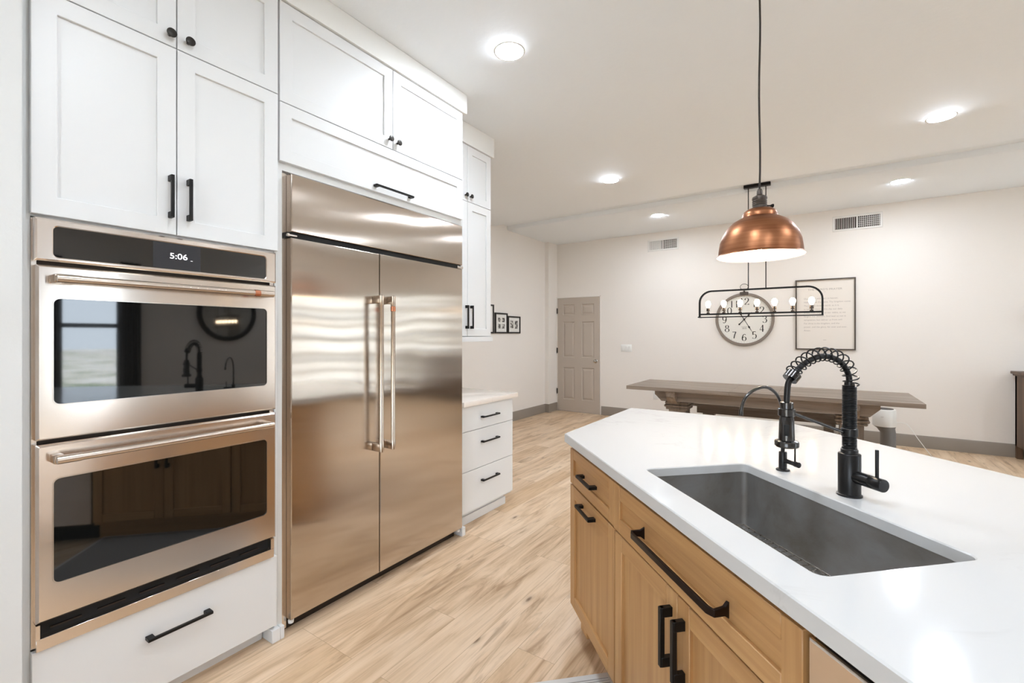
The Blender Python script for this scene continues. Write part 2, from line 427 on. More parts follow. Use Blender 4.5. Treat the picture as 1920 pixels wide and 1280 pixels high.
for (axis, lst, yw) in (('y', WR, 0), ('x', WB, YB - .15), ('x', WF, YF)):
    for (h0, h1, z0, z1) in lst:
        mb = MB(); t = 0.045
        c0, c1 = (XR + .04, XR + .09) if axis == 'y' else (yw + .05, yw + .10)
        def B(p, q, a, b, cc0=None, cc1=None):
            k0, k1 = (c0, c1) if cc0 is None else (cc0, cc1)
            if axis == 'y': mb.box(k0, k1, p, q, a, b, 0.003)
            else: mb.box(p, q, k0, k1, a, b, 0.003)
        B(h0, h1, z0, z0 + t); B(h0, h1, z1 - t, z1); B(h0, h0 + t, z0 + t, z1 - t); B(h1 - t, h1, z0 + t, z1 - t)
        nm = max(1, round((h1 - h0) / 0.95))
        for k in range(1, nm): xm = h0 + (h1 - h0) * k / nm; B(xm - .02, xm + .02, z0 + t, z1 - t)
        rows = [0.60] if (h1 - h0) < 1.2 else [0.25, 0.5, 0.75]
        for q in rows:
            zm = z0 + (z1 - z0) * q; B(h0 + t, h1 - t, zm - .03, zm + .03)
        w = struct(mb.build('window_%d' % wi, 'win_frame'), 'black framed window')
        g = MB(); cm = (c0 + c1) / 2
        if axis == 'y': g.box(cm - .003, cm + .003, h0 + t, h1 - t, z0 + t, z1 - t)
        else: g.box(h0 + t, h1 - t, cm - .003, cm + .003, z0 + t, z1 - t)
        g.build('window_pane', 'glass', w)
        # daylight portal in the opening (adds no light of its own, guides the sky light)
        ld = bpy.data.lights.new('window_daylight', 'AREA'); ld.shape = 'RECTANGLE'; ld.cycles.is_portal = True
        lo = bpy.data.objects.new('window_daylight', ld); COL.objects.link(lo)
        ld.size = h1 - h0; ld.size_y = z1 - z0
        if axis == 'y': lo.location = (XR + .12, (h0 + h1) / 2, (z0 + z1) / 2); lo.rotation_euler = (R(90), 0, R(90))
        else: lo.location = ((h0 + h1) / 2, (yw + .13 if yw > 0 else yw + .02), (z0 + z1) / 2); lo.rotation_euler = (R(90), 0, R(0 if yw < 0 else 180))
        wi += 1
struct(MB().box(-60, 80, -60, 80, -0.6, -0.55).build('ground', 'ground'), 'open ground outside the windows')
# baseboards
def bboard(name, axis, c0, c1, a0, a1, label):
    mb = MB(); t = abs(c1 - c0); sgn = 1 if c1 > c0 else -1
    pr = [(c0, 0), (c1, 0), (c1, .135), (c0 + sgn * t * .45, .15), (c0, .15)]
    mb.prism(pr, 'y' if axis == 'y' else 'x', a0, a1)
    return struct(mb.build(name, 'baseboard'), label)
bboard('baseboard_left', 'y', XW, XW + .014, 3.06, 7.071, 'taupe baseboard under the framed photos')
mb = MB().box(XW, -3.975, 7.071, 7.085, 0, .15); mb.box(-3.975, -3.961, 7.071, 7.386, 0, .15); struct(mb.build('baseboard_column', 'baseboard'), 'taupe baseboard around the corner pier')
bboard('baseboard_far', 'x', YF, YF - .014, -3.105, XR, 'taupe baseboard along the far wall')
bboard('baseboard_right', 'y', XR, XR - .014, YB, YF - .014, 'taupe baseboard under the windows')

# door in the far wall
mb = MB()
DL, DR, DT = -3.957, -3.13, 2.05
b0 = (DL + .003, DR - .003, .012, DT)
yd = YF - .016
cells = []
xs = [DL + .115, DL + .345, DR - .345, DR - .105]; zs = [(.22, .80), (.98, 1.62), (1.74, 1.93)]
mb.loft([rect(*b0, YF - .001), rect(*b0, yd + .002), rect(*inset(b0, .002), yd)], cap0=True, cap1=False)
gx = [b0[0] + .002, xs[0], xs[1], xs[2], xs[3], b0[1] - .002]; gz = [b0[2] + .002] + [z for p in zs for z in p] + [b0[3] - .002]
for i in range(5):
    for j in range(7):
        c = (gx[i], gx[i + 1], gz[j], gz[j + 1])
        if i in (1, 3) and j in (1, 3, 5):
            mb.loft([rect(*c, yd), rect(*inset(c, .010), yd + .013), rect(*inset(c, .020), yd + .013), rect(*inset(c, .045), yd + .003)], cap0=False, cap1=True)
        else: mb.loft([rect(*c, yd)], cap0=False, cap1=True)
bmesh.ops.remove_doubles(mb.bm, verts=mb.bm.verts[:], dist=0.0002)
door = struct(mb.build('door_1', 'door_paint', sharp=12), 'taupe six panel door in the far wall')
for z in (1.82, 1.10, .36):
    h = MB().box(DL - .012, DL + .004, YF - .024, YF - .008, z - .045, z + .045, .002); h.lathe([(.006, -.05), (.006, .05)], (DL - .002, YF - .026, z), 10); h.build('door_hinge', 'black', door)
k = MB(); k.lathe([(.033, -.016), (.033, -.022), (.028, -.025), (.011, -.028), (.011, -.042), (.022, -.050), (.028, -.062), (.026, -.074), (.015, -.080)], (DR - .072, YF, .925), 24, 'y')
k.build('door_knob', 'nickel', door)
mb = MB(); mb.box(DL - .018, DL, YF - .010, YF, 0, DT + .018); mb.box(DR, DR + .012, YF - .010, YF, 0, DT + .018); mb.box(DL - .018, DR + .012, YF - .010, YF, DT + .003, DT + .018)
struct(mb.build('trim_1', 'wall'), 'thin painted frame around the taupe door')

# switch plate, outlet
def plate(name, label, cat, cx, cz, w, h, kind):
    t = thing(name, label, cat, (cx, YF, cz))
    MB().loft([rect(-w / 2, w / 2, -h / 2, h / 2, 0), rect(-w / 2, w / 2, -h / 2, h / 2, -.003), rect(-w / 2 + .004, w / 2 - .004, -h / 2 + .004, h / 2 - .004, -.006)], cap0=True).build('plate', 'white_plastic', t)
    if kind == 'switch':
        for k in (-1, 0, 1): MB().box(k * .052 - .017, k * .052 + .017, -.009, -.005, -.034, .034, .001).build('rocker', 'white_plastic', t)
    else:
        for k in (-1, 1):
            s_ = MB().box(-.017, .017, -.0085, -.005, k * .021 - .014, k * .021 + .014, .001).build('socket', 'white_plastic', t)
            q = MB()
            for e in (-.006, .006): q.box(e - .0015, e + .0015, -.0092, -.0080, k * .021 - .004, k * .021 + .006)
            q.build('slot', 'gap', s_)
    return t
plate('light_switch', 'white three rocker light switch plate between the taupe door and the clock', 'light switch', -2.66, 1.16, .185, .125, 'switch')
plate('wall_outlet', 'white wall outlet low on the wall behind the left end of the table', 'outlet', -2.17, .40, .075, .12, 'outlet')

# air vents
def vent(label, cx, cz, w, h, mode):
    t = thing('air_vent', label, 'air vent', (cx, YF, cz), group='wall vents under the ceiling')
    a = (-w / 2, w / 2, -h / 2, h / 2); i = inset(a, .028)
    mb = MB(); mb.loft([rect(*a, 0), rect(*a, -.004), rect(*inset(a, .006), -.009), rect(*inset(a, .024), -.009), rect(*i, -.002)], cap1=False)
    mb.box(-.008, .008, -.009, -.002, i[2], i[3]); mb.build('frame', 'white_trim', t)
    MB().box(i[0], i[1], -.0015, -.0005, i[2], i[3]).build('duct_opening', 'steel_dark', t)
    mb = MB(); n = 24
    for k in range(n):
        x = i[0] + (i[1] - i[0]) * (k + .5) / n
        if abs(x) < .012: continue
        d = .0062 if (mode == 'left' and x < 0) else .0022
        mb.box(x - d, x + d, -.008, -.003, i[2], i[3])
    for k in range(1, 6):
        z = i[2] + (i[3] - i[2]) * k / 6; mb.box(.01, i[1], -.0045, -.0025, z - .002, z + .002)
    mb.build('louvre', 'white_trim', t)
vent('white wall vent left of the copper pendant, nearer the taupe door', -2.055, 2.83, .49, .19, 'left')
vent('white wall vent right of the copper pendant, above the framed print', .428, 2.845, .52, .20, 'both')

# recessed lights
def can(x, y, label, proto=None):
    z = CEIL if y < YS else CEIL + .002 + (y - YS - GW) * (.012 / (YF + .2 - YS - GW))
    if proto: return copy_tree(proto, None, (x, y, z), None, label)
    t = thing('recessed_light', label, 'ceiling light', (x, y, z), group='recessed ceiling lights')
    MB().lathe([(.092, .002), (.092, -.0012), (.090, -.002), (.081, -.002), (.080, -.001)], (0, 0, 0), 40, cap1=False).build('trim_ring', 'white_trim', t)
    MB().lathe([(.0805, .0), (.0805, -.0022), (.07, -.0035), (.04, -.0045), (.012, -.005)], (0, 0, 0), 40).build('diffuser', 'can', t)
    return t
c0_ = can(-1.49, 2.19, 'round recessed ceiling light nearest the white refrigerator cabinets')
for x, y, s in ((-1.83, 4.61, 'round recessed ceiling light past the white cabinets, before the ceiling groove on the left'),
                (.78, 4.675, 'round recessed ceiling light right of the pendant cord, before the ceiling groove'),
                (-1.83, 6.33, 'round recessed ceiling light beyond the ceiling groove, above the left wall vent'),
                (.743, 6.40, 'round recessed ceiling light beyond the ceiling groove, above the right wall vent'),
                (-.45, 0.75, 'added unseen round recessed ceiling light above the aisle between ovens and island'),  # out of view, added to brighten the island front and aisle floor
                (-1.0, -0.9, 'added unseen round recessed ceiling light behind the photographer on the left'),  # this one and those below are out of view, added as fill
                (.9, .1, 'added unseen round recessed ceiling light above the photographer'),
                (1.6, 2.3, 'added unseen round recessed ceiling light above the right end of the island'),
                (3.2, 4.6, 'added unseen round recessed ceiling light near the windows before the groove'),
                (3.2, .8, 'added unseen round recessed ceiling light near the windows beside the kitchen')):
    can(x, y, s, c0_)

# ------------------------------------------------------------------ oven wall (local x = world Y, local -y = into the room)
FX = -2.015                     # face of the cabinet doors
K = 2.015 / 2.0
def kz(z): return 1.37 + (z - 1.37) * K
def ky(y): return y * K
# --- tall oven cabinet
Y0 = 0.0
oc = thing('oven_cabinet', 'tall white cabinet housing the double oven, left of the refrigerator', 'cabinet', (FX, 0, 0), 90)
mb = MB(); DB = .64; L0, L1 = .318, 1.1172
mb.box(L0, ky(.338) - .002, .025, DB, 0.0, 2.892); mb.box(1.103, L1, .018, DB, .0, 2.892)          # side panels
mb.box(ky(.338) - .002, 1.103, .03, DB, 1.745, 2.892); mb.box(ky(.338) - .002, 1.103, .55, DB, .07, 1.745); mb.box(ky(.338) - .002, 1.103, .03, .55, .07, .36)
mb.build('carcass', 'cab_in', oc)
zt, zm0, zm1, zb = kz(2.93), kz(2.448), kz(2.443), kz(1.746)
g = .0018; xs0, xm, xs1 = ky(.331), ky(.716), ky(1.104)
for (a, b, side) in ((xs0, xm, 1), (xm, xs1, -1)):
    d = shaker('upper_door', (a + g, b - g, zm0 + g, 2.889), 0, 'cabinet', oc); kx = (b - .024) if side == 1 else (a + .037)
    knob(kx, kz(2.488), 0, d)
for (a, b, side) in ((xs0, xm, 1), (xm, xs1, -1)):
    d = shaker('door', (a + g, b - g, zb + g, zm0 - g), 0, 'cabinet', oc)
    bar_pull('handle', (b - .023) if side == 1 else (a + .037), 1.889, .158, False, 0, d)
d = slab('drawer', (ky(.338) - .003, 1.104, .072, .384), 0, .02, 'cabinet', oc)
bar_pull('handle', .728, .277, .21, True, 0, d, out=.034)
mb = MB(); mb.box(L0, 1.08, .075, .09, 0, .075); mb.box(L0, 1.075, .068, .075, 0, .055, .002); mb.build('toe_kick', 'cabinet', oc)
mb = MB(); mb.box(1.080, 1.117, -.008, .10, 0, .058, .002); mb.build('foot_block', 'cabinet', oc)

# --- double oven
ov = thing('double_oven', 'stainless steel double wall oven with black glass windows', 'oven', (-2.0, 0, 0), 90)
OX0, OX1 = .341, 1.0945
MB().box(OX0 + .008, OX1 - .012, .05, .54, .40, 1.735).build('housing', 'steel_dark', ov)
for a, b in ((.3390, OX0 + .010), (OX1 - .012, 1.0985)): MB().box(a, b, .034, .052, .39, 1.7385).build('mounting_flange', 'steel_edge', ov)
# control panel
b = (OX0, OX1, 1.604, 1.738); mb = MB()
mb.loft([rr(*b, .048, .002), rr(*b, .006, .002), rr(*inset(b, .006), 0, .002), rr(.3795, 1.0525, 1.6145, 1.7185, 0, .016), rr(.383, 1.049, 1.618, 1.715, .002, .013)], cap1=False)
cp = mb.build('control_panel', 'steel_oven', ov, sharp=20)
MB().loft([rr(.383, 1.049, 1.618, 1.715, .004, .013), rr(.383, 1.049, 1.618, 1.715, .0015, .013)]).build('glass_strip', 'blackglass', cp)
sc_ = MB().box(.642, .795, .0008, .0016, 1.6195, 1.7135).build('display', 'screen', cp)
def text(body, size, x, z, y, m, parent, name, sx=1.0, align='CENTER', ext=0.0002):
    cu = bpy.data.curves.new(name, 'FONT'); cu.body = body; cu.size = size; cu.align_x = align; cu.align_y = 'CENTER'; cu.extrude = ext
    to = bpy.data.objects.new(name + '_src', cu); COL.objects.link(to)
    dg = bpy.context.evaluated_depsgraph_get(); dg.update()
    me = bpy.data.meshes.new_from_object(to.evaluated_get(dg)); bpy.data.objects.remove(to)
    for v in me.vertices: v.co = Vector((v.co.x * sx + x, y - v.co.z, v.co.y + z))
    me.materials.clear(); me.materials.append(M[m])
    o = bpy.data.objects.new(name, me); COL.objects.link(o); o.parent = parent; return o
text('5:06', .030, .722, 1.667, .0004, 'digits', cp, 'clock_digits', 1.15)
MB().box(.761, .768, .0002, .0008, 1.6555, 1.6568).build('status_mark', 'digits', cp)
def oven_door(z0, z1, w0, w1, hz, band):
    b = (OX0 + .003, OX1, z0, z1); mb = MB()
    mb.loft([rr(*b, .046, .003), rr(*b, .008, .003), rr(*inset(b, .007), 0, .003), rr(.380, 1.0555, w0 - .0035, w1 + .0035, 0, .019), rr(.3835, 1.052, w0, w1, .003, .0165)], cap1=False)
    dd = mb.build('oven_door', 'steel_oven', ov, sharp=20)
    mb = MB(); mb.loft([rr(.3835, 1.052, w0, w1, .030, .016), rr(.3835, 1.052, w0, w1, .0022, .016)]); gl = mb.build('window', 'blackglass', dd)
    mb = MB(); o = .007
    mb.loft([rr(.3805, 1.055, w0 - .003, w1 + .003, .002, .0185), rr(.3805, 1.055, w0 - .003, w1 + .003, -.0012, .0185), rr(.3835, 1.052, w0, w1, -.0012, .0165), rr(.3835, 1.052, w0, w1, .0022, .0165)], cap0=False, cap1=False, smooth=False)
    mb.build('window_trim', 'steel_edge', dd)
    mb = MB(); yc = -.050; rad = .0135
    x0, x1 = .378, 1.056
    mb.lathe([(rad * .55, 0), (rad, .003), (rad, .058), (rad * 1.0, .060), (rad * .9, .0605), (rad * .9, x1 - x0 - .0605), (rad, x1 - x0 - .060), (rad, x1 - x0 - .003), (rad * .55, x1 - x0)], (x0, yc, hz), 24, 'x')
    for a in (x0 - .003, x1 - .028):
        mb.box(a, a + .026, yc, .0, hz - .0128, hz + .0128, .003, seg=2)
    hh = mb.build('handle', 'handle_steel', dd)
    if band:
        MB().lathe([(rad * .95, 0), (rad * 1.04, .001), (rad * 1.04, .021), (rad * .95, .022)], (x1 - .082, yc, hz), 24, 'x').build('copper_band', 'copper_band', hh)
    return dd
d1 = oven_door(1.042, 1.592, 1.153, 1.487, 1.548, True)
d2 = oven_door(.474, 1.029, .588, .917, .985, False)
mb = MB(); b = (OX0 + .004, OX1 - .008, .388, .470)
mb.box(b[0], b[1], .004, .05, .388, .426, .001); mb.box(b[0], .354, .004, .05, .426, .47); mb.box(1.072, b[1], .004, .05, .426, .47)
mb.build('bottom_trim', 'steel_oven', ov)
mb = MB().box(.354, 1.072, .030, .045, .42, .475); mb.build('vent_slot', 'gap', ov)
for k in range(6): x = .38 + k * .115; MB().box(x, x + .075, .022, .03, .441, .4455).build('vent_louvre', 'steel_dark', ov)

# --- refrigerator
fr = thing('refrigerator', 'wide built-in stainless steel refrigerator with two doors and long bar handles', 'refrigerator', (-2.0, 0, 0), 90)
FL, FR_, FM = 1.163, 2.373, 1.671
MB().box(FL + .012, FR_ - .012, .075, .62, .06, 2.112).build('cabinet_body', 'steel_dark', fr)
def panel_steel(name, b, th=.055, ch=.004):
    mb = MB(); mb.loft([rect(*b, th), rect(*b, ch), rect(*inset(b, ch * .4), ch * .35), rect(*inset(b, ch), 0)]); return mb.build(name, 'steel_fridge', fr, sharp=8)
panel_steel('grille_panel', (FL, FR_, 1.846, 2.112))
MB().box(FL - .012, FR_ - .003, .012, .075, 1.822, 1.845).build('hinge_gap', 'gap', fr)
mb = MB(); mb.box(FL - .014, FL + .03, .0, .02, 1.826, 1.834, .001); mb.lathe([(.007, -.006), (.007, .008)], (FL - .008, .01, 1.83), 12); mb.build('top_hinge', 'steel_edge', fr)
MB().box(FR_ - .05, FR_ + .006, -.002, .02, 1.822, 1.838, .002).build('top_hinge', 'steel_edge', fr)
dl = panel_steel('door', (FL, FM - .002, .066, 1.820)); dl['label'] = 'narrower left freezer door'
dr = panel_steel('door', (FM + .003, FR_, .066, 1.820)); dr['label'] = 'wider right door'
def fridge_handle(cx, parent, band):
    mb = MB(); yc = -.062; rad = .0135; z0, z1 = .745, 1.588
    mb.lathe([(rad * .5, z0), (rad, z0 + .003), (rad, z0 + .052), (rad * .88, z0 + .055), (rad * .88, z1 - .055), (rad, z1 - .052), (rad, z1 - .003), (rad * .5, z1)], (cx, yc, 0), 24)
    for z in (z0 + .002, z1 - .044): mb.box(cx - .0135, cx + .0135, yc, 0, z, z + .042, .004, seg=2)
    h = mb.build('handle', 'handle_steel', parent)
    if band: MB().lathe([(rad * .95, 0), (rad * 1.03, .001), (rad * 1.03, .026), (rad * .95, .027)], (cx, yc, z1 - .085), 24).build('copper_band', 'copper_band', h)
fridge_handle(FM - .040, dl, False); fridge_handle(FM + .040, dr, True)
MB().box(FL - .004, FR_ - .02, .060, .075, .004, .066).build('kick_plate', 'steel_dark', fr)
for x in (FL + .012, FR_ - .02): MB().lathe([(.012, 0), (.013, .012), (.009, .016)], (x, .022, .044), 14).build('hinge_cap', 'white_plastic', fr)
mb = MB(); mb.box(1.1385, FL - .001, .040, .074, .02, 2.118); mb.build('side_trim', 'steel_edge', fr)

# --- cabinets over and around the refrigerator
fc = thing('refrigerator_cabinet', 'white cabinet surround with lift-up front above the refrigerator', 'cabinet', (FX, 0, 0), 90)
mb = MB(); mb.box(1.118, 2.408, .022, DB, 2.128, 2.892); mb.box(1.118, 1.138, .018, DB, .0, 2.128); mb.box(2.382, 2.412, .045, DB, 0, 2.128); mb.build('carcass', 'cab_in', fc)
for a, b in ((1.1178, 1.136), (2.380, 2.414)): MB().box(a, b, -.008, .10, 0, .058, .002).build('foot_block', 'cabinet', fc)
s0, s1, sm = ky(1.109) + .0003, ky(2.373) + .004, ky(1.765)
d = shaker('lift_door', (s0 + g, s1 - g, kz(2.157), kz(2.424) - g), 0, 'cabinet', fc, rail=.057)
bar_pull('handle', 1.777, 2.191, .275, True, 0, d)
d = shaker('upper_door', (s0 + g, sm - g, kz(2.424) + g, 2.888), 0, 'cabinet', fc); knob(sm - .030, kz(2.474), 0, d)
d = shaker('upper_door', (sm + g, s1 - g, kz(2.424) + g, 2.888), 0, 'cabinet', fc); knob(sm + .030, kz(2.470), 0, d)
cf = thing('crown_fascia', 'plain white fascia closing the oven and refrigerator cabinets to the ceiling', 'moulding', (FX, 0, 0), 90)
MB().box(.318, 2.427, -.012, .30, 2.893, CEIL - .001, .0015).build('fascia_board', 'fascia', cf)

# --- upper cabinet beyond the refrigerator
HX = -2.27
hc = thing('wall_cabinet', 'narrower white wall cabinet past the refrigerator, above the drawer cabinet', 'cabinet', (HX, 0, 0), 90)
mb = MB(); mb.box(2.44, 3.066, .022, .386, 1.362, 2.861); mb.build('carcass', 'cab_in', hc)
for (a, b, kx) in ((2.445, 2.7545, 2.727), (2.7545, 3.062, 2.786)):
    d = shaker('upper_door', (a + g, b - g, 2.421, 2.858), 0, 'cabinet', hc); knob(kx, 2.462, 0, d)
    d = shaker('door', (a + g, b - g, 1.366, 2.417), 0, 'cabinet', hc); bar_pull('handle', kx + .006, 1.515, .182, False, 0, d)
MB().box(2.435, 3.092, -.012, .38, 2.862, CEIL - .001, .0015).build('fascia_board', 'fascia', hc)
MB().box(2.435, 3.078, -.006, .38, 1.322, 1.361, .0015).build('light_rail', 'cabinet', hc)

# --- drawer base cabinet
BX = -2.05
bc = thing('drawer_cabinet', 'white three drawer base cabinet past the refrigerator', 'cabinet', (BX, 0, 0), 90)
mb = MB(); mb.box(2.425, 3.062, .022, .60, .10, .868); mb.build('carcass', 'cab_in', bc)
for (z0, z1, hz) in ((.692, .868, .775), (.409, .688, .594), (.118, .405, .311)):
    d = slab('drawer', (2.43, 3.060, z0, z1), 0, .02, 'cabinet', bc); bar_pull('handle', 2.742, hz, .205, True, 0, d)
mb = MB(); mb.box(2.425, 3.04, .075, .60, 0, .10); mb.box(2.425, 3.052, .066, .075, 0, .062, .002); mb.build('toe_kick', 'cabinet', bc)
ct = MB().box(2.425, 3.112, -.02, .598, .869, .906, .0025, seg=2).build('countertop', 'marble'); ct.location = (BX, 0, 0); ct.rotation_euler = (0, 0, R(90))
tag(ct, 'small cream quartz countertop on the white drawer cabinet', 'countertop')

# ------------------------------------------------------------------ island (local x along its front, local y toward the dining table)
C0 = (-.977, 1.893); IROT = -45.7
ca, sa = math.cos(R(IROT)), math.sin(R(IROT))
def W2I(x, y): dx, dy = x - C0[0], y - C0[1]; return (dx * ca + dy * sa, -dx * sa + dy * ca)
def I2W(s, t): return (C0[0] + s * ca - t * sa, C0[1] + s * sa + t * ca)
IZ = .915
# outline of the worktop (clipped corner toward the refrigerator, clipped corner toward the table)
e2 = W2I(2.2, 0.47)
poly = [(0, 0), (3.0, 0), (3.0, e2[1]), W2I(-.14, 2.80), W2I(-.977, 2.80)]
def inset_poly(P, d):
    n = len(P); out = []
    for i in range(n):
        a, b, c = Vector(P[i - 1]), Vector(P[i]), Vector(P[(i + 1) % n])
        e1 = (b - a).normalized(); e2_ = (c - b).normalized(); n1 = Vector((-e1.y, e1.x)); n2 = Vector((-e2_.y, e2_.x))
        k = d / (1 + n1.dot(n2)); p = b + (n1 + n2) * k; out.append((p.x, p.y))
    return out
S0, S1, T0, T1 = .592, 1.298, .105, .487   # sink cut-out
def rr2(x0, x1, y0, y1, r, n=5): return [(p[0], p[2]) for p in rr(x0, x1, y0, y1, 0, r, n)]
def slab_with_hole(P, hole, z0, z1, ch):
    bm = bmesh.new()
    def ring(pts, z): 
        vs = [bm.verts.new((p[0], p[1], z)) for p in pts]
        es = [bm.edges.new((vs[i], vs[(i + 1) % len(vs)])) for i in range(len(vs))]; return vs, es
    def side(a, b):
        for i in range(len(a)):
            j = (i + 1) % len(a); bm.faces.new((a[i], a[j], b[j], b[i]))
    vt, et = ring(inset_poly(P, ch), z1); vm, _ = ring(P, z1 - ch); vm2, _ = ring(P, z0 + ch); vb, eb = ring(inset_poly(P, ch), z0)
    side(vt, vm); side(vm, vm2); side(vm2, vb)
    ho = [(x, y) for x, y in hole]
    big = rr2(S0 - ch, S1 + ch, T0 - ch, T1 + ch, .022 + ch); wide = rr2(S0 - .03, S1 + .03, T0 - .03, T1 + .03, .03)
    ht, eht = ring(big, z1); hm, _ = ring(ho, z1 - ch); hl, _ = ring(ho, .886); hw_, _ = ring(wide, .886); hb, ehb = ring(wide, z0)
    side(ht, hm); side(hm, hl); side(hl, hw_); side(hw_, hb)
    bmesh.ops.triangle_fill(bm, use_beauty=True, use_dissolve=False, edges=et + eht)
    bmesh.ops.triangle_fill(bm, use_beauty=True, use_dissolve=False, edges=eb + ehb)
    bmesh.ops.recalc_face_normals(bm, faces=bm.faces[:]); m = MB(); m.bm.free(); m.bm = bm; return m
wt = slab_with_hole(poly, rr2(S0, S1, T0, T1, .022), .875, IZ, .003).build('island_worktop', 'quartz')
wt.location = (C0[0], C0[1], 0); wt.rotation_euler = (0, 0, R(IROT))
tag(wt, 'large white quartz worktop of the island with clipped corners and sink cut-out', 'countertop')

# sink
FRT = .026        # face frame offset behind the worktop edge
loc3 = (C0[0], C0[1], 0)
sk = thing('kitchen_sink', 'undermounted rectangular stainless steel sink in the island', 'sink', loc3, IROT)
def rr3(x0, x1, y0, y1, r, z): return [(p[0], p[1], z) for p in rr2(x0, x1, y0, y1, r)]
mb = MB(); o = .0015
mb.loft([rr3(S0 - .02, S1 + .02, T0 - .02, T1 + .02, .03, .8855), rr3(S0 - .02, S1 + .02, T0 - .02, T1 + .02, .03, .883), rr3(S0 - .004, S1 + .004, T0 - .004, T1 + .004, .02, .882), rr3(S0 - .004, S1 + .004, T0 - .004, T1 + .004, .02, .672),
         rr3(S0 + .02, S1 - .02, T0 + .02, T1 - .02, .02, .670)], cap0=False, cap1=True)
mb.loft([rr3(S0 - .02, S1 + .02, T0 - .02, T1 + .02, .03, .8855), rr3(S0 - o, S1 + o, T0 - o, T1 + o, .017, .8855), rr3(S0 - o, S1 + o, T0 - o, T1 + o, .017, .692), rr3(S0 + .004, S1 - .004, T0 + .004, T1 - .004, .017, .681), rr3(S0 + .016, S1 - .016, T0 + .016, T1 - .016, .017, .676)], cap0=False, cap1=True)
bmesh.ops.remove_doubles(mb.bm, verts=mb.bm.verts[:], dist=0.0002)
mb.build('basin', 'sink', sk)
MB().lathe([(.045, .6765), (.045, .679), (.038, .680), (.034, .677), (.01, .6765)], ((S0 + S1) / 2, T1 - .12, 0), 24).build('drain', 'nickel', sk)
gr = MB(); zg = .704
x0, x1, y0, y1 = S0 + .016, S1 - .016, T0 + .014, T1 - .016
for x in (x0, x1): gr.tube([(x, y0, zg), (x, y1, zg)], .0028, 8)
for y in (y0, y1): gr.tube([(x0, y, zg), (x1, y, zg)], .0028, 8)
for k in range(1, 12): y = y0 + (y1 - y0) * k / 12; gr.tube([(x0, y, zg), (x1, y, zg)], .0018, 6)
for k in range(1, 24): x = x0 + (x1 - x0) * k / 24; gr.tube([(x, y0, zg - .003), (x, y1, zg - .003)], .0018, 6)
for x in (x0 + .05, x1 - .05):
    for y in (y0 + .03, y1 - .03): gr.lathe([(.006, .6762), (.006, .704)], (x, y, 0), 10)
go = gr.build('sink_grid', 'nickel'); go.location = loc3; go.rotation_euler = (0, 0, R(IROT)); tag(go, 'wire bottom grid lying inside the island sink', 'sink grid')

# base cabinets of the island
BD = .66; TOE = .105
ib = thing('island_cabinet', 'honey oak island cabinet with one drawer over a pull-out door, left of the sink', 'cabinet', loc3, IROT)
F = FRT
u0, u1 = .006, .515
mb = MB(); mb.box(u0, u1, F + .02, BD, TOE, .8745, 0, 0)
mb.box(u0, u1, F + .019, F + .0205, .852, .8745, 0, 1); mb.build('carcass', ['oak_z', 'oak_x'], ib)
mb = MB(); mb.box(u0 + .02, u1, F + .075, BD, 0, TOE); mb.build('toe_kick', 'oak_x', ib)
mb = MB(); mb.box(u0 + .004, u0 + .07, F + .06, F + .13, 0, TOE, .002); mb.box(u0 - .004, u0 + .078, F + .052, F + .14, 0, .05, .003); mb.build('foot_block', 'oak_z', ib)
d = oak_front('drawer', (u0, u1 - .004, .690, .849), F - .0, ib, panel='oak_x', rail=.045)
bar_pull('handle', .265, .772, .165, True, F, d, t=.0115, out=.034)
d = oak_front('door', (u0, u1 - .004, .128, .682), F - .0, ib)
bar_pull('handle', .250, .640, .165, True, F, d, t=.0115, out=.034)

sb = thing('sink_cabinet', 'honey oak sink cabinet with false front and two doors under the sink', 'cabinet', loc3, IROT)
u0, u1, um = .515, 1.348, .930
mb = MB(); mb.box(u0, u0 + .018, F + .02, BD, TOE, .8745); mb.box(u1 - .018, u1, F + .02, BD, TOE, .8745); mb.box(u0 + .018, u1 - .018, F + .02, F + .04, TOE, .8745, 0, 1)
mb.box(u0 + .018, u1 - .018, F + .04, BD, TOE, TOE + .018, 0, 1); mb.build('carcass', ['oak_z', 'oak_x'], sb)
MB().box(u0, u1, F + .075, BD, 0, TOE).build('toe_kick', 'oak_x', sb)
d = oak_front('false_front', (u0 + .004, u1 - .003, .690, .853), F - .004, sb, panel='oak_x', rail=.05, th=.024)
# long forged pull with flared feet
mb = MB(); hx0, hx1 = .752, 1.150; hz = .772; ft = F - .004; out = .046
w = .0085
path = [(hx0 + .004, ft - .002), (hx0 + .001, ft - .014), (hx0 - .002, ft - out + .006), (hx0 + .012, ft - out), (hx1 - .012, ft - out), (hx1 + .002, ft - out + .006), (hx1 - .001, ft - .014), (hx1 - .004, ft - .002)]
hw = [.019, .010, .0085, .0085, .0085, .0085, .010, .019]
th = .0045; loops = []
for i, (px, py) in enumerate(path):
    a = Vector(path[max(i - 1, 0)]); b_ = Vector(path[min(i + 1, len(path) - 1)]); t_ = (b_ - a).normalized(); nn = Vector((-t_.y, t_.x)) * th
    loops.append([(px - nn.x, py - nn.y, hz - hw[i]), (px + nn.x, py + nn.y, hz - hw[i]), (px + nn.x, py + nn.y, hz + hw[i]), (px - nn.x, py - nn.y, hz + hw[i])])
mb.loft(loops); mb.build('handle', 'oil', d, bevel=.0015)
for (a, b, kx) in ((u0 + .004, um - .0015, um - .030), (um + .0015, u1 - .003, um + .032)):
    d = oak_front('door', (a, b, .128, .682), F, sb); bar_pull('handle', kx, .556, .160, False, F, d, t=.0135, out=.036, foot=.026)

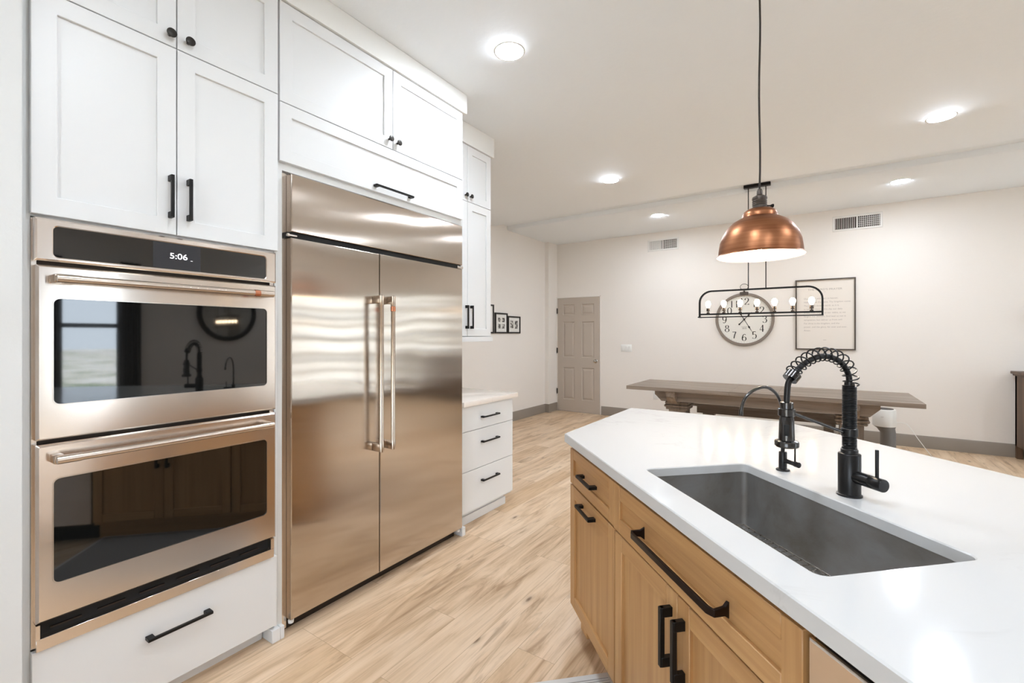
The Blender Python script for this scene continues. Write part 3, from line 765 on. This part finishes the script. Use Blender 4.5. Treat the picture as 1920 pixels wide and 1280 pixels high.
dw = thing('dishwasher', 'stainless steel dishwasher right of the sink cabinet in the island', 'dishwasher', loc3, IROT)
u0, u1 = 1.353, 1.953
MB().box(u0 + .004, u1 - .004, F + .052, .60, TOE, .868).build('tub_body', 'gap', dw)
mb = MB(); b = (u0, u1, .12, .846); mb.loft([rect(*b, F + .008), rect(*b, F + .003), rect(*inset(b, .003), F)]); d = mb.build('door', 'steel_oven', dw, sharp=8)
MB().box(u0 + .001, u1 - .001, F + .0085, F + .05, .80, .8455, .001).build('control_strip', 'blackglass', d)
MB().box(u0, u1, F + .075, F + .09, 0, TOE).build('toe_kick', 'gap', dw)
ie = thing('island_back_cabinet', 'honey oak end and back panels carrying the island worktop', 'cabinet', loc3, IROT)
mb = MB(); mb.box(1.988, 2.9, F + .02, BD, 0, .8745); mb.build('end_cabinet', 'oak_z', ie)
MB().box(.02, 2.9, BD + .001, BD + .02, 0, .8745).build('back_panel', 'oak_z', ie)
bp = [W2I(-.955, 1.96), W2I(-.90, 1.96)]

# faucets
fw = I2W(*W2I(.076, 1.613))
fa = thing('spring_faucet', 'tall matte black spring pull-down kitchen faucet behind the sink', 'faucet', (.076, 1.613, IZ), IROT)
mb = MB(); mb.lathe([(.031, 0), (.031, .004), (.0275, .006), (.0275, .118), (.026, .120), (.021, .1215), (.021, .131), (.0185, .133), (.0185, .136)], n=32); mb.build('base_body', 'faucet', fa)
z = .135; zc1 = .313
MB().lathe([(.0125, z), (.0125, zc1 + .01)], n=20).build('riser', 'faucet', fa)
pts = []; turns = 38
for k in range(turns * 14 + 1): a = 2 * math.pi * k / 14; pts.append((.0158 * math.cos(a), .0158 * math.sin(a), z + (zc1 - z) * k / (turns * 14)))
MB().tube(pts, .0024, 6).build('riser_coil', 'faucet', fa)
MB().lathe([(.0185, .168), (.0205, .170), (.0205, .190), (.0185, .192)], n=28, cap0=False, cap1=False).build('clamp', 'faucet', fa)
def cat(P, n):
    P = [P[0]] + P + [P[-1]]; out = []
    for i in range(1, len(P) - 2):
        for k in range(n):
            t = k / n; a, b, c, d = [Vector(p) for p in P[i - 1:i + 3]]
            out.append(.5 * ((2 * b) + (c - a) * t + (2 * a - 5 * b + 4 * c - d) * t * t + (3 * b - 3 * c + d - a) * t ** 3))
    out.append(Vector(P[-1])); return out
arch = cat([(0, 0, .313), (0, -.004, .345), (0, -.026, .377), (0, -.062, .394), (0, -.100, .396), (0, -.140, .382), (0, -.170, .360), (0, -.187, .343)], 8)
hose = arch + cat([(0, -.187, .343), (0, -.200, .322), (0, -.204, .29), (0, -.205, .262)], 5)[1:]
MB().tube([tuple(p) for p in hose], .0078, 14).build('hose', 'faucet', fa)
# open coil along the arch
Ls = [0]
for a, b in zip(arch, arch[1:]): Ls.append(Ls[-1] + (b - a).length)
def along(s):
    for i in range(len(arch) - 1):
        if s <= Ls[i + 1] or i == len(arch) - 2:
            t = (s - Ls[i]) / (Ls[i + 1] - Ls[i]); return arch[i].lerp(arch[i + 1], t), (arch[i + 1] - arch[i]).normalized()
pts = []; turns = 14
for k in range(turns * 18 + 1):
    p, t = along(Ls[-1] * k / (turns * 18)); a = 2 * math.pi * k / 18; nx = Vector((1, 0, 0)); ny = t.cross(nx); p = p + (ny if ny.z > 0 or ny.y > 0 else -ny) * .006
    pts.append(tuple(p + (nx * math.cos(a) + ny * math.sin(a)) * .0185))
MB().tube(pts, .0020, 6).build('arch_spring', 'faucet', fa)
t = (arch[-1] - arch[-2]).normalized(); p = arch[-1]
MB().tube([tuple(p - t * .009), tuple(p + t * .012)], .0195, 26).build('spring_collar', 'faucet_gloss', fa)
mb = MB(); c = (0, -.205, 0)
mb.lathe([(.012, .272), (.0165, .270), (.0165, .228), (.0180, .226), (.0198, .172), (.0200, .167), (.0285, .164), (.030, .161), (.030, .150), (.027, .147), (.018, .146)], c, 30); hd = mb.build('spray_head', 'faucet_gloss', fa)
# toggle on the head, facing the camera side
bo = MB().box(.008, .0212, -.0065, .0065, .180, .212, .003, seg=2).build('spray_button', 'gap', hd); bo.location = (0, -.205, 0); bo.rotation_euler = (0, 0, R(-42))
mb = MB(); mb.tube([(0, -.018, .180), (0, -.186, .240)], .0042, 10); mb.tube([(-.010, -.018, .180), (-.010, -.186, .240)], .0001, 6)
mb.lathe([(.0185, .232), (.0215, .234), (.0215, .252), (.0185, .254)], c, 28, cap0=False, cap1=False); mb.build('holder_arm', 'faucet_gloss', fa)
mb = MB(); mb.lathe([(.017, .020), (.0175, .024), (.0175, .064), (.0168, .0645), (.0175, .0655), (.0175, .098), (.0165, .1005), (.01, .101)], (0, 0, .058), 28, 'x'); mb.build('handle_barrel', 'faucet', fa)
mb = MB(); mb.lathe([(.0042, .016), (.0045, .09), (.0038, .092)], (.081, 0, .057), 14); mb.build('lever', 'faucet', fa)

ff = thing('filter_faucet', 'small black gooseneck drinking water faucet left of the spring faucet', 'faucet', (-.097, 1.788, IZ), IROT)
mb = MB(); mb.lathe([(.021, 0), (.021, .003), (.019, .005), (.0125, .006), (.0125, .060), (.011, .063), (.006, .064), (.006, .085)], n=26); mb.build('body', 'faucet', ff)
gp = cat([(0, 0, .078), (0, 0, .16), (0, -.004, .21), (0, -.022, .255), (0, -.062, .281), (0, -.108, .274), (0, -.142, .248), (0, -.156, .216), (0, -.158, .195)], 8)
MB().tube([tuple(p) for p in gp], .0052, 14).build('gooseneck', 'faucet_gloss', ff)
MB().lathe([(.0062, .190), (.0066, .192), (.0066, .208), (.0062, .210)], (0, -.158, 0), 16).build('spout_tip', 'faucet_gloss', ff)
mb = MB(); mb.lathe([(.0075, .008), (.0075, .050), (.009, .052), (.009, .068), (.007, .069)], (0, 0, .035), 18, 'x'); mb.build('handle_barrel', 'faucet', ff)
mb = MB(); mb.lathe([(.0028, .006), (.0028, .050)], (.052, 0, .035), 10); mb.build('lever', 'faucet', ff)

# rug in front of the sink
rg = MB(); rg.box(.297, 1.32, -.62, .090, 0.0005, .009, .003, seg=2)
ro = rg.build('kitchen_rug', 'rug'); ro.location = loc3; ro.rotation_euler = (0, 0, R(IROT)); tag(ro, 'pale grey woven rug on the floor in front of the sink cabinet', 'rug')
mb = MB()
for k in range(3): mb.box(.325 + k * .012, .329 + k * .012, -.61, .08, .0088, .0096)
mb.box(.36, 1.30, -.60, .07, .0088, .0094); mb.build('woven_border', 'rug_dark', ro)

# ------------------------------------------------------------------ copper pendant
PX, PY, PZ = -.213, 2.289, 1.722
pe = thing('pendant_lamp', 'copper dome pendant lamp hanging over the island', 'pendant lamp', (PX, PY, PZ))
RR = .170
outer = [(RR + .006, .0), (RR + .004, .004), (RR - .002, .009), (RR - .004, .03), (RR - .009, .066), (RR - .020, .098), (RR - .038, .128), (RR - .062, .152), (RR - .090, .168), (.072, .171), (.070, .174), (.070, .184), (.063, .198), (.050, .208), (.030, .213)]
inner = [(RR + .004, .0005), (RR - .005, .010), (RR - .008, .03), (RR - .013, .066), (RR - .024, .096), (RR - .042, .125), (RR - .066, .148), (RR - .094, .164), (.02, .168)]
MB().lathe(outer, n=64, cap0=False, cap1=True).build('shade', 'copper', pe)
MB().lathe(inner, n=64, cap0=False, cap1=True).build('inner_lining', 'enamel', pe)
MB().lathe([(.034, 0.211), (.034, 0.215), (.028, 0.217), (.028, 0.225), (.030, 0.227), (.028, 0.231), (.030, 0.235), (.028, 0.239), (.030, 0.243), (.028, 0.247), (.031, 0.255), (.029, 0.263), (.018, 0.269), (.012, 0.273), (.012, 0.291), (.008, 0.299)], n=28).build('lamp_socket', 'socket', pe)
mb = MB(); mb.tube([(.02, .0, .225), (.052, 0, .225)], .003, 8); mb.lathe([(.004, .0), (.008, .008), (.008, .012), (.004, .013)], (.048, 0, .225), 12, 'x'); so = mb.build('switch_key', 'black', pe); so.rotation_euler = (0, 0, R(33))
zc = CEIL - PZ
pts = [(.002 * math.sin(k * .9) , .002 * math.cos(k * .7), .296 + (zc - .31) * k / 12) for k in range(13)]; pts[0] = (0, 0, .296)
MB().tube(pts, .0042, 10).build('cord', 'cord', pe)
MB().lathe([(.06, zc), (.06, zc - .018), (.052, zc - .026), (.012, zc - .030)], n=32).build('canopy', 'socket', pe)
MB().lathe([(.012, .160), (.013, .13), (.018, .115), (.034, .085), (.038, .062), (.032, .040), (.012, .030)], n=24).build('bulb', 'pbulb', pe)

# ------------------------------------------------------------------ dining area
TX, TY = -.57, 5.88
tb = thing('dining_table', 'long weathered grey trestle dining table by the far wall', 'table', (TX, TY, 0))
HL, HW = 1.375, .475
seams = (-.225, .225)
mb = MB(); xs = [-HL, -.225, .225, HL]
for a, b in zip(xs, xs[1:]):
    for k in range(5):
        y0 = -HW + .0 + k * (2 * HW / 5); mb.box(a + .0008, b - .0008, y0 + .0004, y0 + 2 * HW / 5 - .0004, .717, .760, .0015)
mb.build('tabletop', 'grey_x', tb)
for s_ in (-1, 1):
    mb = MB(); yb = s_ * .30
    pr = [(-1.07, .716), (-1.07, .665), (-1.03, .625), (-.99, .585), (-.95, .585), (-.9, .590), (.9, .590), (.95, .585), (.99, .585), (1.03, .625), (1.07, .665), (1.07, .716)]
    mb.prism(pr, 'y', yb - .03, yb + .03); mb.build('apron_beam', 'grey_x', tb)
for s_ in (-1, 1):
    xc = s_ * .86
    mb = MB(); pr = [(-.43, .716), (-.43, .65), (-.38, .60), (-.30, .560), (.30, .560), (.38, .60), (.43, .65), (.43, .716)]
    mb.prism(pr, 'x', xc - .05, xc + .05); mb.build('cross_beam', 'grey_y', tb)
    mb = MB(); w = .10
    mb.box(xc - w - .035, xc + w + .035, -w - .06, w + .06, .525, .560, .008); mb.box(xc - w - .045, xc + w + .045, -w - .07, w + .07, .492, .523, .010); mb.box(xc - w - .030, xc + w + .030, -w - .05, w + .05, .462, .490, .010)
    mb.box(xc - w, xc + w, -w - .02, w + .02, .12, .462, .004); mb.box(xc - w - .02, xc + w + .02, -w - .04, w + .04, .12, .16, .006)
    mb.build('pedestal', 'grey_z', tb)
    mb = MB(); pr = [(-.40, 0), (-.40, .05), (-.30, .12), (.30, .12), (.40, .05), (.40, 0), (.3, 0), (.26, .02), (-.26, .02), (-.3, 0)]
    mb.prism(pr, 'x', xc - .06, xc + .06); mb.build('foot', 'grey_y', tb)
mb = MB().box(-.76, .76, -.03, .03, .20, .30, .004); mb.build('stretcher', 'grey_x', tb)
bn = thing('dining_bench', 'low weathered wood bench standing behind the dining table', 'bench', (TX + .02, 6.60, 0))
MB().box(-.84, .84, -.16, .16, .425, .462, .003).build('seat', 'grey_x', bn)
MB().box(-.80, .80, -.12, -.09, .335, .424, .002).build('apron', 'grey_x', bn)
for s_ in (-1, 1):
    xc = s_ * .66; mb = MB(); mb.box(xc - .07, xc + .07, -.10, .10, .30, .335, .006); mb.box(xc - .05, xc + .05, -.08, .08, .06, .30, .003); mb.box(xc - .07, xc + .07, -.15, .15, 0, .06, .006); mb.build('leg', 'grey_z', bn)

# linear chandelier
LX, LY = -.568, 5.83
ch = thing('linear_chandelier', 'black rectangular linear chandelier with seven bare bulbs over the dining table', 'chandelier', (LX, LY, 0))
ztop = CEIL + .0645
MB().box(-.135, .135, -.03, .03, ztop - .036, ztop, .004).build('canopy', 'black', ch)
mb = MB(); zr = 1.899
for s_ in (-1, 1):
    mb.tube([(s_ * .088, 0, zr), (s_ * .088, 0, ztop - .02)], .0052, 10); mb.lathe([(.008, zr + .50), (.008, zr + .52)], (s_ * .088, 0, 0), 10)
mb.build('hanging_rod', 'black', ch)
mb = MB(); hw_ = .613; zb_ = 1.592; rc = .135; P = [(-hw_, zb_)]
for k in range(9): a = R(180 - 90 * k / 8); P.append((-hw_ + rc + rc * math.cos(a), zr - rc + rc * math.sin(a)))
for k in range(9): a = R(90 - 90 * k / 8); P.append((hw_ - rc + rc * math.cos(a), zr - rc + rc * math.sin(a)))
P.append((hw_, zb_)); bt, bd = .009, .016
loops = []
for i, (x, zz) in enumerate(P):
    a = Vector(P[max(i - 1, 0)]); b_ = Vector(P[min(i + 1, len(P) - 1)]); t_ = (b_ - a).normalized(); nn = Vector((-t_.y, t_.x)) * bt
    loops.append([(x - nn.x, -bd, zz - nn.y), (x + nn.x, -bd, zz + nn.y), (x + nn.x, bd, zz + nn.y), (x - nn.x, bd, zz - nn.y)])
mb.loft(loops); mb.box(-hw_, hw_, -.012, .012, 1.616, 1.634)
mb.build('frame', 'black', ch)
mb = MB(); 
for y in (-.07, .07): mb.box(-hw_, hw_, y - .003, y + .003, 1.586, 1.593)
for x in (-hw_, hw_): mb.box(x - .009, x + .009, -.07, .07, 1.584, 1.596)
mb.build('lower_frame', 'black', ch)
for k in range(7):
    x = -.518 + k * .1725
    s = MB().lathe([(.018, 1.634), (.016, 1.648), (.006, 1.650), (.006, 1.658), (.020, 1.660), (.0175, 1.696), (.015, 1.700)], (x, 0, 0), 16).build('lamp_socket', 'socket', ch)
    MB().lathe([(.012, 1.698), (.015, 1.708), (.026, 1.728), (.030, 1.750), (.024, 1.772), (.010, 1.784)], (x, 0, 0), 18).build('bulb', 'bulb', s)

# wall clock
ck = thing('wall_clock', 'large round white wall clock with grey rim on the far wall', 'clock', (-.885, YF, 1.605))
M['clock_rim'] = mat('weathered_grey_rim', (134, 122, 111), 0.6); M['clock_face'] = mat('clock_face', (228, 225, 217), 0.6); M['ink'] = mat('dark_ink', (46, 42, 38), 0.7); M['ink_soft'] = mat('soft_grey_ink', (170, 162, 154), 0.8)
MB().lathe([(.385, 0), (.385, -.030), (.380, -.036), (.352, -.036), (.348, -.030), (.348, -.012)], n=72, axis='y', cap1=False).build('rim', 'clock_rim', ck)
MB().lathe([(.35, -.002), (.35, -.014), (.30, -.0145), (.02, -.015)], n=72, axis='y').build('dial', 'clock_face', ck)
GL = {'0': [[(.3, 1), (.1, .85), (.03, .5), (.1, .15), (.3, 0), (.5, .15), (.57, .5), (.5, .85), (.3, 1)]],
 '1': [[(.3, 0), (.3, 1)]],
 '2': [[(.08, .72), (.12, .9), (.3, 1), (.5, .9), (.54, .7), (.42, .46), (.15, .18), (.04, .03)], [(.04, .03), (.3, .05), (.56, .02), (.57, .14)]],
 '3': [[(.06, .82), (.2, .98), (.4, .97), (.52, .78), (.42, .58), (.22, .54)], [(.22, .54), (.48, .5), (.57, .27), (.44, .03), (.2, 0), (.05, .15)]],
 '4': [[(.42, 0), (.42, 1)], [(.42, 1), (.02, .3)], [(.02, .3), (.58, .3)]],
 '5': [[(.13, 1), (.50, 1)], [(.13, 1), (.11, .55)], [(.11, .55), (.3, .65), (.5, .55), (.57, .3), (.44, .03), (.2, 0), (.05, .12)]],
 '6': [[(.5, .88), (.35, 1), (.15, .8), (.05, .45), (.1, .12), (.3, 0), (.5, .12), (.56, .33), (.46, .55), (.28, .6), (.1, .45)]],
 '7': [[(.04, .97), (.55, .97)], [(.55, .97), (.36, .5), (.27, 0)]],
 '8': [[(.3, .54), (.12, .65), (.12, .9), (.3, 1), (.48, .9), (.48, .65), (.3, .54)], [(.3, .54), (.08, .42), (.05, .15), (.3, 0), (.55, .15), (.52, .42), (.3, .54)]]}
GL['9'] = [[(.6 - x, 1 - y) for x, y in s_] for s_ in GL['6']]
def glyphs(mb, s_, cx, cz, h, y, thick=.075, thin=.018, cond=.95):
    w = h * .62 * cond; tot = w * len(s_) + h * .08 * (len(s_) - 1); x = cx - tot / 2
    for chx in s_:
        for st in GL[chx]:
            pts = [(p.x, p.y) for p in cat([(q[0], q[1], 0) for q in st], 6)] if len(st) > 2 else [st[0], st[1]]
            Lf, Rt = [], []
            for i, p in enumerate(pts):
                a = Vector(pts[max(i - 1, 0)]); b_ = Vector(pts[min(i + 1, len(pts) - 1)]); t_ = (b_ - a).normalized()
                hw = thin + (thick - thin) * abs(t_.y) ** 2
                if len(st) == 2 and abs(t_.y) < .1: hw = thick * .55
                if chx == '4' and st[0] == (.42, 1): hw = thin * 1.3
                nn = Vector((-t_.y, t_.x)) * hw
                Lf.append((p[0] + nn.x, p[1] + nn.y)); Rt.append((p[0] - nn.x, p[1] - nn.y))
            f = lambda q: (x + q[0] * h * cond, y, cz - h / 2 + q[1] * h)
            for i in range(len(pts) - 1):
                vs = [mb.bm.verts.new(f(q)) for q in (Lf[i], Lf[i + 1], Rt[i + 1], Rt[i])]; mb.bm.faces.new(vs)
        x += w + h * .08
for n_ in range(1, 13):
    a = R(90 - 30 * n_); mb = MB(); glyphs(mb, str(n_), .262 * math.cos(a), .262 * math.sin(a), .098, -.0156); mb.build('numeral', 'ink', ck)
mb = MB()
for k in range(60):
    a = R(6 * k); c_, s2 = math.cos(a), math.sin(a)
    for r0, r1, w in ((.332, .342, .0012 if k % 5 else .003),):
        vs = [mb.bm.verts.new((r * c_ - q * s2, -.0156, r * s2 + q * c_)) for r, q in ((r0, -w), (r1, -w), (r1, w), (r0, w))]; mb.bm.faces.new(vs)
mb.build('minute_track', 'ink_soft', ck)
mb = MB(); glyphs(mb, '1879', 0, -.128, .022, -.0156, .06, .03); mb.build('date_mark', 'ink', ck)
MB().box(-.04, .04, -.0158, -.0152, -.108, -.103).build('name_line', 'ink_soft', ck)
def hand(name, ang, L, tail, w, y):
    mb = MB(); a = R(ang); t_ = Vector((math.cos(a), math.sin(a))); n_ = Vector((-t_.y, t_.x))
    pr = [(-tail, -.006), (-tail, .006), (0, w * .5), (L * .50, w * .5), (L * .60, w * 1.7), (L * .70, w * .6), (L, .0012), (L, -.0012), (L * .70, -w * .6), (L * .60, -w * 1.7), (L * .50, -w * .5), (0, -w * .5)]
    mb.prism([tuple(t_ * p[0] + n_ * p[1]) for p in pr], 'y', y, y - .002); mb.lathe([(.012, y), (.012, y - .002)], (-tail * t_.x, 0, -tail * t_.y), 14, 'y'); return mb.build(name, 'ink', ck)
hand('minute_hand', -60, .215, .085, .008, -.021); hand('hour_hand', 47.5, .145, .095, .009, -.018)
MB().lathe([(.014, -.015), (.014, -.025)], n=18, axis='y').build('hub', 'ink', ck)
mb = MB(); mb.box(-.055, .055, -.040, -.004, .355, .400, .004); mb.box(-.010, .010, -.030, -.012, .40, .435, .002)
pts = [(.052 * math.cos(2 * math.pi * k / 28), -.02, .475 + .042 * math.sin(2 * math.pi * k / 28)) for k in range(29)]; mb.tube(pts, .0035, 8, cap=False); mb.build('hanging_ring', 'socket', ck)

# framed print
fp = thing('framed_print', 'large framed page of printed text with thin dark frame, right of the clock', 'wall art', (.082, YF, 1.655))
M['print_frame'] = mat('dark_brown_frame', (78, 68, 58), 0.5); M['paper'] = mat('cream_paper', (232, 224, 214), 0.8); M['print_ink'] = mat('faded_print_ink', (178, 168, 160), 0.8)
b = (-.333, .333, -.475, .475)
MB().loft([rect(*b, 0), rect(*b, -.028), rect(*inset(b, .016), -.028), rect(*inset(b, .016), -.010)], cap1=False).build('frame', 'print_frame', fp)
MB().loft([rect(*inset(b, .015), -.003), rect(*inset(b, .015), -.011)]).build('paper', 'paper', fp)
title = "THE LORD'S PRAYER"
text(title, .036, 0, .335, -.0112, 'print_ink', fp, 'title_line', 1.15)
lines = ["Our Father which art in heaven,", "Hallowed be thy name. Thy kingdom come.", "Thy will be done in earth, as it is", "in heaven. Give us this day our daily", "bread. And forgive us our debts, as we", "forgive our debtors. And lead us not in", "temptation, but deliver us from evil:", "For thine is the kingdom, and the", "power, and the glory, for ever and ever.", "Amen."]
for k, s_ in enumerate(lines):
    text(s_, .030, -.235, .215 - .048 * k, -.0112, 'print_ink', fp, 'text_line', .98, align='LEFT')
MB().box(-.018, .018, -.0116, -.0111, -.345, -.341).build('footer_mark', 'print_ink', fp)
MB().box(-.012, .012, -.0116, -.0111, .300, .303).build('title_rule', 'print_ink', fp)

# framed photos on the left wall (local x = world Y)
def photo(name_label, ya, yb, z0, z1, pics):
    t = thing('picture_frame', name_label, 'picture frame', (XW, (ya + yb) / 2, 0), 90, group='black framed photos on the left wall'); w = (yb - ya) / 2; b = (-w, w, z0, z1)
    MB().loft([rect(*b, 0), rect(*b, -.022), rect(*inset(b, .022), -.022), rect(*inset(b, .024), -.010)], cap1=False).build('frame', 'photo_black', t)
    MB().loft([rect(*inset(b, .022), -.004), rect(*inset(b, .022), -.011)]).build('picture_mat', 'mat_white', t)
    for i, (u0, u1, v0, v1) in enumerate(pics):
        MB().box(-w + 2 * w * u0, -w + 2 * w * u1, -.0118, -.0108, z0 + (z1 - z0) * v0, z0 + (z1 - z0) * v1).build('photo', 'photo' if i % 2 == 0 else 'photo_d', t)
photo('tallest black framed photo, mostly hidden behind the white wall cabinet', 5.10, 5.515, 1.402, 1.835, [(.3, .7, .3, .7)])
photo('black framed photo with four small pictures, middle of the row', 5.55, 5.877, 1.404, 1.720, [(.24, .46, .55, .76), (.54, .78, .55, .76), (.24, .46, .24, .46), (.54, .78, .24, .46)])
photo('smallest black framed photo with two tall pictures, rightmost of the row', 5.892, 6.246, 1.405, 1.680, [(.2, .45, .30, .74), (.56, .80, .28, .74)])

# air purifier
ap = thing('air_purifier', 'white and grey air purifier on the floor behind the right end of the table', 'air purifier', (.645, 6.80, 0))
def ell(a, b, z, cx=0, n=36): return [(.68 * cx + .68 * a * math.cos(2 * math.pi * k / n), b * math.sin(2 * math.pi * k / n), z) for k in range(n)]
MB().loft([ell(.105, .10, 0, .05), ell(.108, .103, .01, .05), ell(.105, .10, .25, .05), ell(.125, .11, .30, .02), ell(.158, .125, .325, 0)], smooth=True).build('lower_body', 'grey_plastic', ap)
MB().loft([ell(.160, .127, .325), ell(.162, .129, .335), ell(.160, .127, .505), ell(.152, .118, .520), ell(.140, .105, .520)], smooth=True).build('upper_body', 'white_plastic', ap)
MB().loft([ell(.128, .095, .5195), ell(.128, .095, .523)], smooth=True).build('top_grille', 'steel_dark', ap)
MB().box(-.042, -.014, -.1262, -.1240, .438, .441).build('brand_mark', 'ink_soft', ap)
pts = cat([(.085, .05, .36), (.20, .0, .36), (.30, -.03, .20), (.42, -.05, .02), (.50, -.03, .006), (.46, .03, .005), (.30, .06, .005), (.12, .02, .005), (.02, .05, .005)], 8)
MB().tube([tuple(p) for p in pts], .0035, 8).build('power_cord', 'white_plastic', ap)

# sideboard at the right edge and the dark shelf above it
sd = thing('sideboard', 'dark brown wooden sideboard at the right edge against the far wall', 'sideboard', (1.84, 6.97, 0))
mb = MB(); mb.box(-.04, 1.44, -.03, .40, .945, .975, .006, seg=2); mb.box(-.02, 1.42, -.012, .40, .925, .945, .004); mb.build('top', 'brown_x', sd)
mb = MB(); mb.box(.0, 1.40, .012, .40, .14, .925); mb.build('body', 'brown_z', sd)
for x in (.0, 1.35):
    for y in (0, .35): MB().box(x, x + .05, y, y + .05, 0, .925, .003).build('leg', 'brown_z', sd)
for x in (.055, .50, .945):
    d = MB(); b = (x, x + .40, .80, .915); d.loft([rect(*b, .012), rect(*b, .001), rect(*inset(b, .02), .001), rect(*inset(b, .022), .006)]); dd = d.build('drawer', 'brown_x', sd)
    MB().lathe([(.006, .006), (.006, -.008), (.013, -.014), (.010, -.020)], (x + .2, 0, .858), 14, 'y').build('knob', 'black', dd)
    d = MB(); b = (x, x + .40, .20, .785); d.loft([rect(*b, .012), rect(*b, .001), rect(*inset(b, .05), .001), rect(*inset(b, .053), .009)]); d.build('door', 'brown_z', sd)
MB().box(.05, 1.35, .006, .03, .14, .195, .002).build('bottom_rail', 'brown_x', sd)
sh = thing('wall_shelf', 'dark wooden ledge on the far wall above the sideboard, at the right edge', 'shelf', (1.93, YF, 1.55))
MB().box(0, .50, -.16, 0, .012, .035, .004, seg=2).build('shelf_board', 'brown_x', sh)
for a in (.06, .42): MB().prism([(-.12, .0115), (0, .0115), (0, -.09), (-.02, -.07)], 'x', a, a + .025).build('bracket', 'brown_z', sh)

# things on the window wall that the oven glass mirrors
def curtain(label, ya, yb):
    n = 40; lo, up = [], []; front = [(XR - .07 - .025 * math.sin(k / n * 2 * math.pi * 4), ya + (yb - ya) * k / n) for k in range(n + 1)]
    back = [(x + .006, y) for x, y in front][::-1]; mb = MB(); mb.prism(front + back, 'z', .02, 2.42)
    tag(mb.build('curtain', 'curtain'), label, 'curtain', 'charcoal curtains')
curtain('charcoal curtain on the near side of the narrow window', 1.36, 1.66)
curtain('charcoal curtain on the far side of the narrow window', 2.26, 2.50)
mr = thing('round_mirror', 'round black framed mirror on the window wall, mirrored in the upper oven glass', 'mirror', (XR, 3.7, 1.74), 90)
M['mirror'] = mat('mirror_glass', (220, 222, 222), 0.03, 1.0)
MB().lathe([(.46, 0), (.46, .04), (.45, .045), (.40, .045), (.39, .04), (.39, .02)], n=56, axis='y', cap1=False).build('frame', 'black', mr)
MB().lathe([(.395, .004), (.395, .022)], n=56, axis='y').build('mirror_glass', 'mirror', mr)

# unseen fabric shades added to dim the two far windows in the steel reflections
def shade_fabric():
    m = bpy.data.materials.new('light_filtering_fabric'); m.use_nodes = True; n = m.node_tree.nodes; l = m.node_tree.links; n.clear()
    o = n.new('ShaderNodeOutputMaterial'); a = n.new('ShaderNodeBsdfDiffuse'); b = n.new('ShaderNodeBsdfTranslucent'); x = n.new('ShaderNodeMixShader')
    a.inputs[0].default_value = (.7, .69, .66, 1); b.inputs[0].default_value = (.98, .98, .97, 1); x.inputs[0].default_value = .96
    l.new(a.outputs[0], x.inputs[1]); l.new(b.outputs[0], x.inputs[2]); l.new(x.outputs[0], o.inputs[0]); return m
M['shade'] = shade_fabric()
def roman(label, loc, rz, w, z0, z1):
    t = thing('window_shade', label, 'window shade', loc, rz)
    MB().box(-w / 2, w / 2, -.006, -.002, z0, z1).build('fabric', 'shade', t)
    for k in range(1, 6):
        z = z0 + (z1 - z0) * k / 6; MB().box(-w / 2, w / 2, -.022, -.007, z - .03, z + .03, .003).build('batten', 'door_paint', t)
    MB().box(-w / 2 - .02, w / 2 + .02, -.05, 0, z1, z1 + .06, .004).build('head_rail', 'white_plastic', t)
roman('added pale fabric shade dimming the wide window on the window wall', (XR, 5.8, 0), -90, 2.8, .26, 2.30)
roman('added pale fabric shade dimming the far wall window beyond the sideboard', (3.33, YF, 0), 0, 1.70, 1.0, 2.32)
